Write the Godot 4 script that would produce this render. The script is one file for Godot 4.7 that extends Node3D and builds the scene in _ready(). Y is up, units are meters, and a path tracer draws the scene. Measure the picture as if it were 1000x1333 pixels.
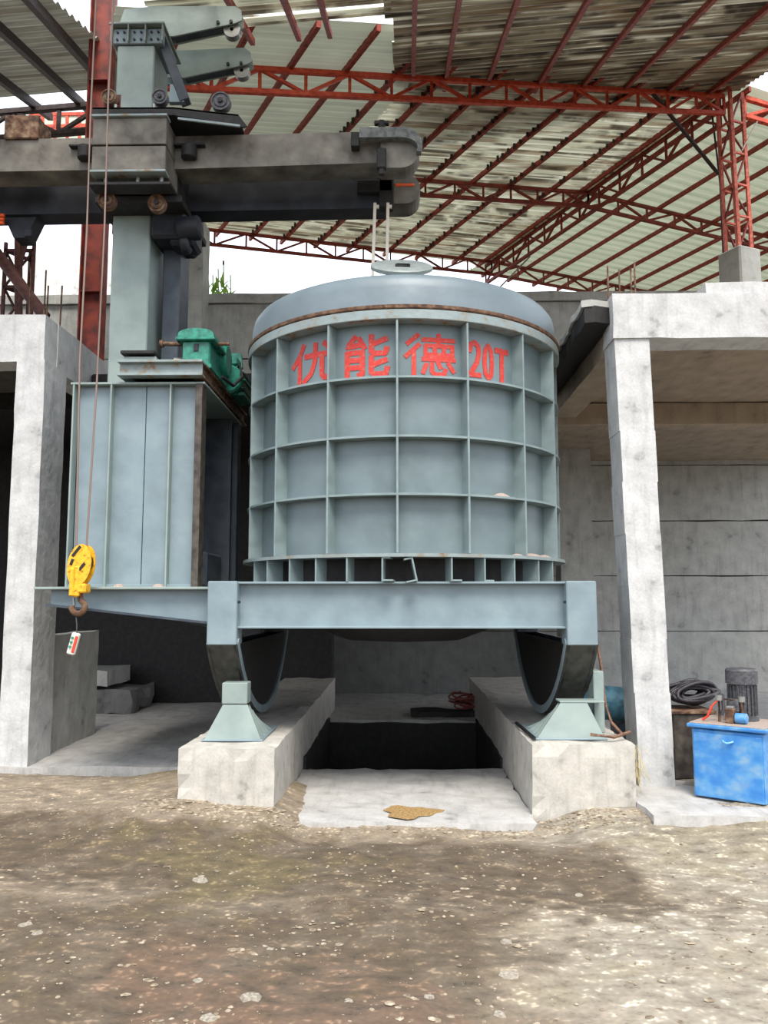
extends Node3D
# ---------------------------------------------------------------- camera constants
const F := 1080.0
const PITCH := 6.2
const YAW := 1.06
const EYE := Vector3(0, 1.6, 0)

var M := {}
var rng := RandomNumberGenerator.new()
var used := {}
var cam_basis := Basis()

# ---------------------------------------------------------------- helpers: points, names, metas
func at(px: float, py: float, z: float) -> Vector3:      # the point seen at a pixel at depth z (metres along -Z)
	var d := cam_basis * Vector3((px - 500.0) / F, -(py - 666.5) / F, -1.0)
	return EYE + d * (z / -d.z)

func numbered(called: String) -> String:
	var n: int = used.get(called, 0)
	used[called] = n + 1
	return called if n == 0 else "%s_%03d" % [called, n]

func tag(o: Node, label: String, category: String, group := "", kind := "") -> Node:
	o.set_meta("label", label)
	o.set_meta("category", category)
	if group != "": o.set_meta("group", group)
	if kind != "": o.set_meta("kind", kind)
	return o

func thing(called: String, label: String, category: String, pos := Vector3.ZERO, group := "", kind := "") -> Node3D:
	var o := Node3D.new()
	o.name = numbered(called)
	add_child(o)
	o.position = pos
	tag(o, label, category, group, kind)
	return o

func ns() -> SurfaceTool:
	var st := SurfaceTool.new()
	st.begin(Mesh.PRIMITIVE_TRIANGLES)
	st.set_smooth_group(-1)
	return st

# commits world-space shapes under a parent whose base is at parent.position
func obj(called: String, st: SurfaceTool, m: Material, parent: Node = self, label := "") -> MeshInstance3D:
	st.generate_normals()
	var o := MeshInstance3D.new()
	o.mesh = st.commit()
	o.material_override = m
	if parent == self:
		o.name = numbered(called)
		add_child(o)
	else:
		o.name = called
		parent.add_child(o, true)
		var off := Vector3.ZERO
		var q: Node = parent
		while q != self:
			off += (q as Node3D).position
			q = q.get_parent()
		o.position = -off
	if label != "": o.set_meta("label", label)
	return o

# ---------------------------------------------------------------- helpers: shapes
func tri(st: SurfaceTool, a: Vector3, b: Vector3, c: Vector3, n: Vector3) -> void:
	if (b - a).cross(c - a).dot(n) < 0.0:
		st.add_vertex(a); st.add_vertex(b); st.add_vertex(c)
	else:
		st.add_vertex(a); st.add_vertex(c); st.add_vertex(b)

func face(st: SurfaceTool, pts: Array, inside: Vector3) -> void:
	var mid := Vector3.ZERO
	for p in pts: mid += p
	mid /= pts.size()
	for i in range(1, pts.size() - 1):
		tri(st, pts[0], pts[i], pts[i + 1], mid - inside)

func hexa(st: SurfaceTool, p: Array) -> void:            # p: four of one end, four of the other, in matching order
	var mid := Vector3.ZERO
	for q in p: mid += q
	mid /= 8.0
	face(st, [p[0], p[1], p[2], p[3]], mid)
	face(st, [p[4], p[5], p[6], p[7]], mid)
	for i in 4:
		var j := (i + 1) % 4
		face(st, [p[i], p[j], p[j + 4], p[i + 4]], mid)

func bx(st: SurfaceTool, c: Vector3, s: Vector3, bev := 0.0, b := Basis.IDENTITY) -> void:
	var h := s * 0.5
	bev = minf(bev, minf(h.x, minf(h.y, h.z)) * 0.9)
	if bev <= 0.0:
		var q := []
		for z in [-1, 1]:
			for k in [[-1, -1], [1, -1], [1, 1], [-1, 1]]:
				q.append(c + b * Vector3(k[0] * h.x, k[1] * h.y, z * h.z))
		hexa(st, q)
		return
	var g := h - Vector3.ONE * bev
	for i in 3:
		var j := (i + 1) % 3
		var k := (i + 2) % 3
		for s1 in [-1.0, 1.0]:
			var f := []
			for e in [[-1, -1], [1, -1], [1, 1], [-1, 1]]:
				var v := Vector3.ZERO
				v[i] = s1 * h[i]; v[j] = e[0] * g[j]; v[k] = e[1] * g[k]
				f.append(c + b * v)
			face(st, f, c)
			for s2 in [-1.0, 1.0]:
				var f2 := []
				for e in [[0, -1], [1, -1], [1, 1], [0, 1]]:
					var v := Vector3.ZERO
					v[i] = s1 * (h[i] if e[0] == 0 else g[i])
					v[j] = s2 * (g[j] if e[0] == 0 else h[j])
					v[k] = e[1] * g[k]
					f2.append(c + b * v)
				face(st, f2, c)
	for sx in [-1.0, 1.0]:
		for sy in [-1.0, 1.0]:
			for sz in [-1.0, 1.0]:
				face(st, [c + b * Vector3(sx * h.x, sy * g.y, sz * g.z), c + b * Vector3(sx * g.x, sy * h.y, sz * g.z), c + b * Vector3(sx * g.x, sy * g.y, sz * h.z)], c)

func bx2(st: SurfaceTool, a: Vector3, b: Vector3, bev := 0.0) -> void:   # box between two corners
	bx(st, (a + b) * 0.5, (b - a).abs(), bev)

func aim(a: Vector3, b: Vector3) -> Basis:               # basis whose y runs from a to b
	var y := (b - a).normalized()
	var x := Vector3.FORWARD if absf(y.y) > 0.95 else Vector3.UP
	x = (x - y * x.dot(y)).normalized()
	return Basis(x, y, x.cross(y))

func bar(st: SurfaceTool, a: Vector3, b: Vector3, w: float, d := -1.0, bev := 0.0) -> void:   # w: up-ish side, d: the other
	var s := Vector3(w, a.distance_to(b), d if d > 0.0 else w)
	bx(st, (a + b) * 0.5, s, bev, aim(a, b))

func tube(st: SurfaceTool, pts: Array, r: float, n := 8, caps := true) -> void:
	var rings := []
	for i in pts.size():
		var dir: Vector3 = pts[mini(i + 1, pts.size() - 1)] - pts[maxi(i - 1, 0)]
		var bs := aim(Vector3.ZERO, dir)
		var ring := []
		for k in n:
			var an := TAU * k / n
			ring.append(pts[i] + bs.x * cos(an) * r + bs.z * sin(an) * r)
		rings.append(ring)
	st.set_smooth_group(1)
	for i in pts.size() - 1:
		var best := 0
		var bd := 1e9
		for o in n:                                       # rings may be turned against each other
			var d: float = rings[i][0].distance_to(rings[i + 1][o])
			if d < bd: bd = d; best = o
		for k in n:
			var k2 := (k + 1) % n
			var f := [rings[i][k], rings[i][k2], rings[i + 1][(k2 + best) % n], rings[i + 1][(k + best) % n]]
			face(st, f, (pts[i] + pts[i + 1]) * 0.5)
	st.set_smooth_group(-1)
	if caps:
		face(st, rings[0], pts[1])
		face(st, rings[-1], pts[-2])

func lathe(st: SurfaceTool, c: Vector3, prof: Array, n: int, smooth := false, a0 := 0.0, a1 := TAU, b := Basis.IDENTITY) -> void:
	for i in prof.size() - 1:
		st.set_smooth_group(2 if smooth else i + 2)
		var p: Vector2 = prof[i]
		var q: Vector2 = prof[i + 1]
		for k in n:
			var x0 := a0 + (a1 - a0) * k / n
			var x1 := a0 + (a1 - a0) * (k + 1) / n
			var d0 := Vector3(sin(x0), 0, cos(x0))
			var d1 := Vector3(sin(x1), 0, cos(x1))
			var nn := b * ((d0 + d1) * (q.y - p.y) * 0.5 - Vector3.UP * (q.x - p.x))
			var A := c + b * (d0 * p.x + Vector3.UP * p.y)
			var B := c + b * (d1 * p.x + Vector3.UP * p.y)
			var C := c + b * (d1 * q.x + Vector3.UP * q.y)
			var D := c + b * (d0 * q.x + Vector3.UP * q.y)
			if p.x > 1e-5: tri(st, A, B, C, nn)
			if q.x > 1e-5: tri(st, A, C, D, nn)
	st.set_smooth_group(-1)

func cyl(st: SurfaceTool, a: Vector3, b: Vector3, r: float, n := 16, bev := 0.0) -> void:
	var l := a.distance_to(b)
	if bev > 0.0:
		lathe(st, a, [Vector2(0, 0), Vector2(r - bev, 0), Vector2(r, bev), Vector2(r, l - bev), Vector2(r - bev, l), Vector2(0, l)], n, false, 0, TAU, aim(a, b))
	else:
		lathe(st, a, [Vector2(0, 0), Vector2(r, 0), Vector2(r, l), Vector2(0, l)], n, false, 0, TAU, aim(a, b))

func prism(st: SurfaceTool, poly: Array, o: Vector3, ax: Vector3, ay: Vector3, dep: Vector3) -> void:   # flat outline given a depth
	var pv := PackedVector2Array()
	for p in poly: pv.append(p)
	var ids := Geometry2D.triangulate_polygon(pv)
	for i in range(0, ids.size(), 3):
		var t := []
		for j in 3: t.append(o + ax * pv[ids[i + j]].x + ay * pv[ids[i + j]].y)
		tri(st, t[0], t[1], t[2], -dep)
		tri(st, t[0] + dep, t[1] + dep, t[2] + dep, dep)
	var area := 0.0
	for i in pv.size():
		var q := pv[(i + 1) % pv.size()]
		area += pv[i].x * q.y - q.x * pv[i].y
	for i in pv.size():
		var p := pv[i]
		var q := pv[(i + 1) % pv.size()]
		var e := (q - p) * signf(area)
		var nn := ax * e.y - ay * e.x
		var A := o + ax * p.x + ay * p.y
		var B := o + ax * q.x + ay * q.y
		tri(st, A, B, B + dep, nn)
		tri(st, A, B + dep, A + dep, nn)

func ibeam(st: SurfaceTool, a: Vector3, b: Vector3, h: float, w: float, t: float) -> void:   # I section, height along the world's up
	var d := (b - a).normalized()
	var side := d.cross(Vector3.UP).normalized()
	var up := side.cross(d).normalized()
	var bs := Basis(side, up, -d)
	var l := a.distance_to(b)
	var m := (a + b) * 0.5
	bx(st, m + up * (h - t) * 0.5, Vector3(w, t, l), 0.004, bs)
	bx(st, m - up * (h - t) * 0.5, Vector3(w, t, l), 0.004, bs)
	bx(st, m, Vector3(t, h - t * 2.0, l), 0.0, bs)

func roughbox(st: SurfaceTool, a: Vector3, b: Vector3, cell: float, amp: float, seed_: int, chip := 0.0) -> void:
	# a cast block with uneven faces and worn edges: a subdivided box whose points are pushed about by a noise in space
	var nz := FastNoiseLite.new()
	nz.seed = seed_
	nz.frequency = 2.2
	nz.fractal_octaves = 4
	var lo := Vector3(minf(a.x, b.x), minf(a.y, b.y), minf(a.z, b.z))
	var hi := Vector3(maxf(a.x, b.x), maxf(a.y, b.y), maxf(a.z, b.z))
	var mid := (lo + hi) * 0.5
	for i in 3:
		var j := (i + 1) % 3
		var k := (i + 2) % 3
		var nj := clampi(int((hi[j] - lo[j]) / cell), 1, 60)
		var nk := clampi(int((hi[k] - lo[k]) / cell), 1, 60)
		for s in 2:
			var g := []
			for u in nj + 1:
				var row := []
				for v in nk + 1:
					var p := Vector3.ZERO
					p[i] = hi[i] if s else lo[i]
					p[j] = lerpf(lo[j], hi[j], float(u) / nj)
					p[k] = lerpf(lo[k], hi[k], float(v) / nk)
					var q := p + Vector3(nz.get_noise_3dv(p), nz.get_noise_3dv(p + Vector3(40, 0, 0)), nz.get_noise_3dv(p + Vector3(0, 40, 0))) * amp
					if chip > 0.0:
						var edges := 0
						for w in 3:
							if absf(p[w] - lo[w]) < 1e-4 or absf(p[w] - hi[w]) < 1e-4: edges += 1
						if edges >= 2:
							q += (mid - p).normalized() * chip * maxf(0.15, nz.get_noise_3dv(p * 2.3 + Vector3(9, 9, 9)) * 2.2)
					row.append(q)
				g.append(row)
			var nn := Vector3.ZERO
			nn[i] = 1.0 if s else -1.0
			for u in nj:
				for v in nk:
					tri(st, g[u][v], g[u + 1][v], g[u + 1][v + 1], nn)
					tri(st, g[u][v], g[u + 1][v + 1], g[u][v + 1], nn)

# ---------------------------------------------------------------- helpers: materials
func noise(seed_: int, freq: float, oct := 4, kind := FastNoiseLite.TYPE_SIMPLEX_SMOOTH) -> FastNoiseLite:
	var n := FastNoiseLite.new()
	n.seed = seed_
	n.noise_type = kind
	n.frequency = freq
	n.fractal_octaves = oct
	return n

func ntex(n: FastNoiseLite, cols: Array, offs: Array) -> NoiseTexture2D:
	var t := NoiseTexture2D.new()
	t.width = 512; t.height = 512
	t.seamless = true
	t.noise = n
	var g := Gradient.new()
	g.offsets = PackedFloat32Array(offs)
	g.colors = PackedColorArray(cols)
	t.color_ramp = g
	return t

var bumps := {}
func bump(freq: float, strength: float) -> NoiseTexture2D:
	var key := "%f %f" % [freq, strength]
	if not bumps.has(key):
		var t := NoiseTexture2D.new()
		t.width = 512; t.height = 512
		t.seamless = true
		t.noise = noise(77, freq, 5)
		t.as_normal_map = true
		t.bump_strength = strength
		bumps[key] = t
	return bumps[key]

func mat(cols: Array, offs: Array, freq: float, scale: float, rough: float, metal := 0.0, bf := 0.0, bs := 1.0, seed_ := 3) -> StandardMaterial3D:
	var m := StandardMaterial3D.new()
	m.albedo_texture = ntex(noise(seed_, freq, 5), cols, offs)
	m.roughness = rough
	m.metallic = metal
	m.uv1_triplanar = true
	m.uv1_world_triplanar = true
	m.uv1_scale = Vector3.ONE * scale
	if bf > 0.0:
		m.normal_enabled = true
		m.normal_texture = bump(bf, bs)
		m.normal_scale = 0.6
	m.cull_mode = BaseMaterial3D.CULL_DISABLED
	return m

func flat(c: Color, rough := 0.6, metal := 0.0) -> StandardMaterial3D:
	var m := StandardMaterial3D.new()
	m.albedo_color = c
	m.roughness = rough
	m.metallic = metal
	m.cull_mode = BaseMaterial3D.CULL_DISABLED
	return m

func rgb(r: int, g: int, b: int) -> Color:
	return Color8(r, g, b)

func grey(n: FastNoiseLite, w: int, h: int) -> PackedByteArray:
	var im := n.get_seamless_image(w, h)
	im.convert(Image.FORMAT_L8)
	return im.get_data()

func streaks(n: FastNoiseLite, w: int, h: int, part: int) -> PackedByteArray:   # noise drawn out along the picture's height
	var im := n.get_seamless_image(w, h / part)
	im.convert(Image.FORMAT_L8)
	im.resize(w, h, Image.INTERPOLATE_CUBIC)
	return im.get_data()

func concrete_image() -> ImageTexture:                 # cast concrete: blotches, runs down the face, pores
	var s := 1024
	var a := grey(noise(11, 0.006, 5), s, s)
	var b := grey(noise(12, 0.06, 4), s, s)
	var c := streaks(noise(13, 0.02, 4), s, s, 8)
	var d := grey(noise(14, 0.09, 2, FastNoiseLite.TYPE_CELLULAR), s, s)
	var out := PackedByteArray()
	out.resize(s * s * 3)
	for i in s * s:
		var v := 236.0 - (255 - a[i]) * 0.13 - (255 - b[i]) * 0.07 - maxf(0.0, 110.0 - c[i]) * 0.16
		if a[i] < 52: v -= (52 - a[i]) * 0.7
		if d[i] < 20 and b[i] < 100: v -= 14.0
		v = clampf(v, 20.0, 255.0)
		out[i * 3] = int(v)
		out[i * 3 + 1] = int(v * 0.997)
		out[i * 3 + 2] = int(v * 0.988)
	return ImageTexture.create_from_image(Image.create_from_data(s, s, false, Image.FORMAT_RGB8, out))

func concrete(tint: Color, tex: Texture2D, scale: float) -> StandardMaterial3D:
	var m := StandardMaterial3D.new()
	m.albedo_texture = tex
	m.albedo_color = tint
	m.roughness = 0.93
	m.uv1_triplanar = true
	m.uv1_world_triplanar = true
	m.uv1_scale = Vector3.ONE * scale
	m.normal_enabled = true
	m.normal_texture = bump(0.03, 3.0)
	m.normal_scale = 0.35
	m.cull_mode = BaseMaterial3D.CULL_DISABLED
	return m

func sheet_image(dirt: float, base: Color, seed_: int) -> ImageTexture:   # roofing sheet: stains and rust that run along the sheet
	var s := 1024
	var a := streaks(noise(seed_, 0.05, 4), s, s, 32)
	var b := grey(noise(seed_ + 1, 0.008, 4), s, s)
	var c := streaks(noise(seed_ + 2, 0.02, 4), s, s, 12)
	var w := streaks(noise(seed_ + 3, 0.07, 3), s, s, 32)
	var out := PackedByteArray()
	out.resize(s * s * 3)
	for i in s * s:
		var k := clampf((a[i] - 105.0) / 90.0, 0.0, 1.0) * clampf((b[i] - 70.0) / 80.0, 0.0, 1.0) * dirt
		var rust := clampf((c[i] - 135.0) / 60.0, 0.0, 1.0) * dirt
		var v := 0.88 + a[i] * 0.0006
		var cl := Color(base.r * v, base.g * v, base.b * v)
		cl = cl.lerp(Color(0.98, 0.98, 0.93), clampf((w[i] - 138.0) / 40.0, 0.0, 1.0) * minf(dirt, 0.8))
		cl = cl.lerp(Color(0.40, 0.29, 0.19), rust * 0.7)
		cl = cl.lerp(Color(0.15, 0.12, 0.09), clampf(k * 0.9, 0.0, 1.0))
		out[i * 3] = int(clampf(cl.r, 0, 1) * 255)
		out[i * 3 + 1] = int(clampf(cl.g, 0, 1) * 255)
		out[i * 3 + 2] = int(clampf(cl.b, 0, 1) * 255)
	return ImageTexture.create_from_image(Image.create_from_data(s, s, false, Image.FORMAT_RGB8, out))

func sheet_mat(dirt: float, base: Color, seed_: int, thru: float) -> StandardMaterial3D:
	var m := StandardMaterial3D.new()
	m.albedo_texture = sheet_image(dirt, base, seed_)
	m.roughness = 0.55
	m.cull_mode = BaseMaterial3D.CULL_DISABLED
	if thru > 0.0:
		m.backlight_enabled = true
		m.backlight = Color(thru, thru, thru * 0.95)
	return m

# ---------------------------------------------------------------- the ground's height
var gn := FastNoiseLite.new()
func gh(x: float, z: float) -> float:
	var k := smoothstep(-5.0, -6.4, z)
	var h := 0.09 * k
	h += 0.07 * exp(-pow((x + 1.75) / 0.45, 2)) * smoothstep(-5.6, -6.2, z)
	h -= 0.10 * smoothstep(-1.0, -0.6, x) * (1.0 - smoothstep(1.0, 1.5, x)) * smoothstep(-5.4, -6.0, z)
	h += 0.05 * smoothstep(1.9, 2.6, x) * smoothstep(-5.2, -5.9, z)
	if z < -7.3: h -= 0.10 * smoothstep(-7.3, -7.8, z)
	h += gn.get_noise_2d(x * 0.6, z * 0.6) * 0.035 + gn.get_noise_2d(x * 4.0, z * 4.0) * 0.012
	h += maxf(0.0, gn.get_noise_2d(x * 14.0 + 50.0, z * 14.0)) * 0.012
	return h

func _ready() -> void:
	rng.seed = 20
	gn.seed = 5
	gn.frequency = 1.0
	gn.fractal_octaves = 3
	# ---- camera
	var cam := Camera3D.new()
	cam.name = "camera"
	cam.position = EYE
	cam.rotation_degrees = Vector3(PITCH, YAW, 0)
	cam.fov = rad_to_deg(2.0 * atan(666.5 / F))
	cam.near = 0.05
	cam.far = 400.0
	add_child(cam)
	cam_basis = Basis.from_euler(Vector3(deg_to_rad(PITCH), deg_to_rad(YAW), 0))
	# ---- sky: a bright overcast day
	var we := WorldEnvironment.new()
	we.name = "world"
	var env := Environment.new()
	var sky := Sky.new()
	var sm := ProceduralSkyMaterial.new()
	sm.sky_top_color = Color(0.90, 0.94, 1.0)
	sm.sky_horizon_color = Color(0.97, 0.98, 1.0)
	sm.ground_horizon_color = Color(0.50, 0.47, 0.42)
	sm.ground_bottom_color = Color(0.36, 0.33, 0.29)
	sm.sun_angle_max = 1.0
	sm.energy_multiplier = 1.0
	sky.sky_material = sm
	env.sky = sky
	env.background_mode = Environment.BG_SKY
	env.tonemap_mode = Environment.TONE_MAPPER_LINEAR
	env.tonemap_exposure = 2.35
	env.sdfgi_enabled = true
	env.ssao_enabled = true
	env.ssil_enabled = true
	we.environment = env
	add_child(we)
	# ---- the sun behind thin cloud: a very soft light from high behind the camera
	var sun := DirectionalLight3D.new()
	sun.name = "sun"
	sun.rotation_degrees = Vector3(-56, 10, 0)
	sun.light_energy = 0.6
	sun.light_angular_distance = 26.0
	sun.light_color = Color(1.0, 0.98, 0.95)
	sun.shadow_enabled = true
	add_child(sun)
	materials()
	structure()
	roof()
	furnace()
	tilting_frame()
	housing_and_mast()
	arms()
	left_side()
	right_side()
	small_things()

func materials() -> void:
	var ct := concrete_image()
	M.con_light = concrete(Color(0.88, 0.88, 0.88), ct, 0.55)
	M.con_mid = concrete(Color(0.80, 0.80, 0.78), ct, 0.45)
	M.con_warm = concrete(Color(0.74, 0.67, 0.59), ct, 0.4)
	M.con_block = concrete(Color(0.84, 0.82, 0.785), ct, 0.7)
	M.con_floor = concrete(Color(0.82, 0.81, 0.80), ct, 0.5)
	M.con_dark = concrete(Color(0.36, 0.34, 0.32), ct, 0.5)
	M.plaster = concrete(Color(1.0, 0.99, 0.97), ct, 0.3)
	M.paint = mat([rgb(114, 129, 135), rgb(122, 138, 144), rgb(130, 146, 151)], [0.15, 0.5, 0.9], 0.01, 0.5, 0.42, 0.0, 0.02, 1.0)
	M.shell = mat([rgb(94, 108, 111), rgb(103, 118, 121), rgb(111, 126, 129)], [0.15, 0.5, 0.9], 0.01, 0.5, 0.42, 0.0, 0.02, 1.0)
	M.lid = mat([rgb(98, 111, 117), rgb(106, 119, 126), rgb(113, 127, 133)], [0.15, 0.5, 0.9], 0.01, 0.5, 0.45, 0.0, 0.02, 1.0)
	M.post = mat([rgb(44, 36, 30), rgb(66, 58, 50), rgb(84, 78, 70)], [0.2, 0.5, 0.9], 0.02, 0.8, 0.6)
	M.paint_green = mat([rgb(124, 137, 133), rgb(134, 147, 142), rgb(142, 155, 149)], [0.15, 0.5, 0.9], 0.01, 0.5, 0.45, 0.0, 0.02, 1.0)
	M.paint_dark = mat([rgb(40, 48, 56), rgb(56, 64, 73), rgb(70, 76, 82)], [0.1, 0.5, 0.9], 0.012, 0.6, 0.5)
	M.rib = mat([rgb(112, 126, 126), rgb(122, 137, 138), rgb(132, 147, 147)], [0.2, 0.5, 0.9], 0.015, 0.6, 0.45)
	M.flange = mat([rgb(116, 84, 56), rgb(130, 124, 110), rgb(128, 140, 140), rgb(138, 150, 151)], [0.14, 0.27, 0.42, 0.9], 0.012, 0.8, 0.55, 0.0, 0.05, 1.0, 9)
	M.rusty = mat([rgb(58, 38, 28), rgb(104, 72, 50), rgb(130, 112, 92)], [0.2, 0.5, 0.85], 0.02, 1.0, 0.75, 0.1, 0.06, 2.0)
	M.arm = mat([rgb(66, 60, 52), rgb(92, 86, 78), rgb(106, 101, 92), rgb(126, 120, 108)], [0.08, 0.35, 0.65, 0.95], 0.012, 0.5, 0.6, 0.1, 0.04, 1.0, 21)
	M.arm_blue = mat([rgb(20, 22, 28), rgb(30, 33, 42), rgb(46, 50, 58)], [0.2, 0.5, 0.9], 0.012, 0.5, 0.55, 0.1)
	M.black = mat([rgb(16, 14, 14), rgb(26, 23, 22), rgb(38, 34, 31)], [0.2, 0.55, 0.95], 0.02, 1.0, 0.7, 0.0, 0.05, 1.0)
	M.red_col = mat([rgb(70, 24, 16), rgb(116, 38, 23), rgb(134, 50, 30)], [0.15, 0.5, 0.9], 0.012, 0.6, 0.6)
	M.red_dark = mat([rgb(84, 26, 20), rgb(132, 44, 30), rgb(150, 58, 38)], [0.15, 0.5, 0.9], 0.012, 0.6, 0.6, 0.0, 0.04, 1.0)
	M.red_pale = mat([rgb(150, 60, 46), rgb(200, 96, 74), rgb(214, 122, 100)], [0.1, 0.5, 0.9], 0.02, 0.8, 0.6)
	M.red = mat([rgb(150, 46, 28), rgb(200, 72, 42), rgb(214, 92, 56)], [0.1, 0.5, 0.9], 0.02, 0.8, 0.6)
	M.purlin = mat([rgb(96, 34, 26), rgb(150, 54, 38), rgb(176, 76, 54)], [0.15, 0.5, 0.9], 0.03, 0.8, 0.65)
	M.purlin_dark = mat([rgb(38, 26, 24), rgb(58, 42, 38), rgb(74, 56, 48)], [0.15, 0.5, 0.9], 0.03, 0.8, 0.7)
	M.lattice_dark = mat([rgb(58, 30, 26), rgb(86, 46, 38), rgb(100, 60, 50)], [0.15, 0.5, 0.9], 0.03, 0.8, 0.7)
	M.red_paint = mat([rgb(176, 110, 102), rgb(190, 60, 46), rgb(190, 42, 32)], [0.12, 0.3, 0.6], 0.03, 1.6, 0.6, 0.0, 0.0, 1.0, 31)
	M.green = mat([rgb(24, 88, 74), rgb(36, 120, 100), rgb(48, 142, 118)], [0.1, 0.5, 0.9], 0.02, 1.2, 0.38)
	M.yellow = mat([rgb(120, 84, 14), rgb(222, 158, 22), rgb(236, 176, 34)], [0.12, 0.3, 0.7], 0.02, 2.4, 0.45, 0.0, 0.0, 1.0, 8)
	M.blue = mat([rgb(132, 160, 180), rgb(86, 142, 190), rgb(56, 124, 186), rgb(44, 108, 178)], [0.18, 0.4, 0.6, 0.9], 0.012, 1.1, 0.42, 0.0, 0.0, 1.0, 6)
	M.motor = mat([rgb(48, 48, 52), rgb(72, 72, 76), rgb(94, 92, 92)], [0.15, 0.5, 0.9], 0.03, 2.0, 0.55)
	M.cover = mat([rgb(128, 136, 134), rgb(140, 148, 145), rgb(150, 158, 154)], [0.2, 0.5, 0.9], 0.02, 1.0, 0.5)
	M.track = mat([rgb(42, 42, 38), rgb(62, 62, 56), rgb(76, 76, 70)], [0.2, 0.5, 0.9], 0.02, 1.0, 0.6)
	M.con_darker = concrete(Color(0.50, 0.50, 0.49), ct, 0.45)  # darker tint of the same concrete, for shaded lifts and a slab
	M.motor_grey = mat([rgb(70, 72, 70), rgb(96, 98, 94), rgb(112, 113, 108)], [0.2, 0.5, 0.9], 0.02, 1.0, 0.55)
	M.rubber = mat([rgb(26, 24, 28), rgb(44, 40, 46), rgb(62, 58, 62)], [0.2, 0.5, 0.9], 0.04, 2.0, 0.55)
	M.steel = flat(rgb(150, 150, 146), 0.4, 0.7)
	M.bolt = flat(rgb(44, 44, 46), 0.5, 0.5)
	M.rope = flat(rgb(128, 108, 98), 0.7, 0.1)
	M.rod = flat(rgb(206, 196, 180), 0.6, 0.0)
	M.brown_pipe = mat([rgb(74, 50, 38), rgb(116, 84, 64), rgb(134, 102, 80)], [0.2, 0.5, 0.9], 0.03, 2.0, 0.7)
	M.teal = mat([rgb(44, 82, 96), rgb(70, 118, 136), rgb(88, 138, 154)], [0.2, 0.5, 0.9], 0.02, 1.2, 0.5)
	M.red_plastic = flat(rgb(214, 66, 40), 0.45)
	M.orange = flat(rgb(232, 92, 40), 0.5)
	M.white_plastic = flat(rgb(214, 208, 196), 0.5)
	M.straw = flat(rgb(196, 180, 132), 0.85)
	M.sand = mat([rgb(128, 112, 102), rgb(160, 144, 134), rgb(178, 162, 152)], [0.2, 0.5, 0.9], 0.08, 2.0, 0.95)
	M.chip = mat([rgb(112, 104, 92), rgb(146, 138, 124), rgb(166, 158, 146)], [0.2, 0.5, 0.9], 0.04, 3.0, 0.95)
	M.pebble = mat([rgb(98, 86, 70), rgb(140, 126, 106), rgb(186, 174, 154)], [0.2, 0.5, 0.9], 0.01, 3.0, 0.95, 0.0, 0.0, 1.0, 41)
	M.leaf = flat(rgb(150, 176, 92), 0.7)
	M.leaf.backlight_enabled = true
	M.leaf.backlight = Color(0.62, 0.75, 0.35)
	M.cable_red = flat(rgb(128, 62, 54), 0.6)
	M.sheet_clean = sheet_mat(0.05, Color(0.76, 0.78, 0.72), 101, 0.55)
	M.sheet_old = sheet_mat(0.78, Color(0.86, 0.86, 0.78), 111, 0.66)
	M.sheet_rust = sheet_mat(1.0, Color(0.60, 0.56, 0.47), 121, 0.42)
	M.sheet_left = sheet_mat(0.25, Color(0.62, 0.61, 0.57), 131, 0.5)
	M.sheet_pale = sheet_mat(0.03, Color(0.83, 0.86, 0.79), 141, 0.66)
	M.soil = ground_mat()

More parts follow.
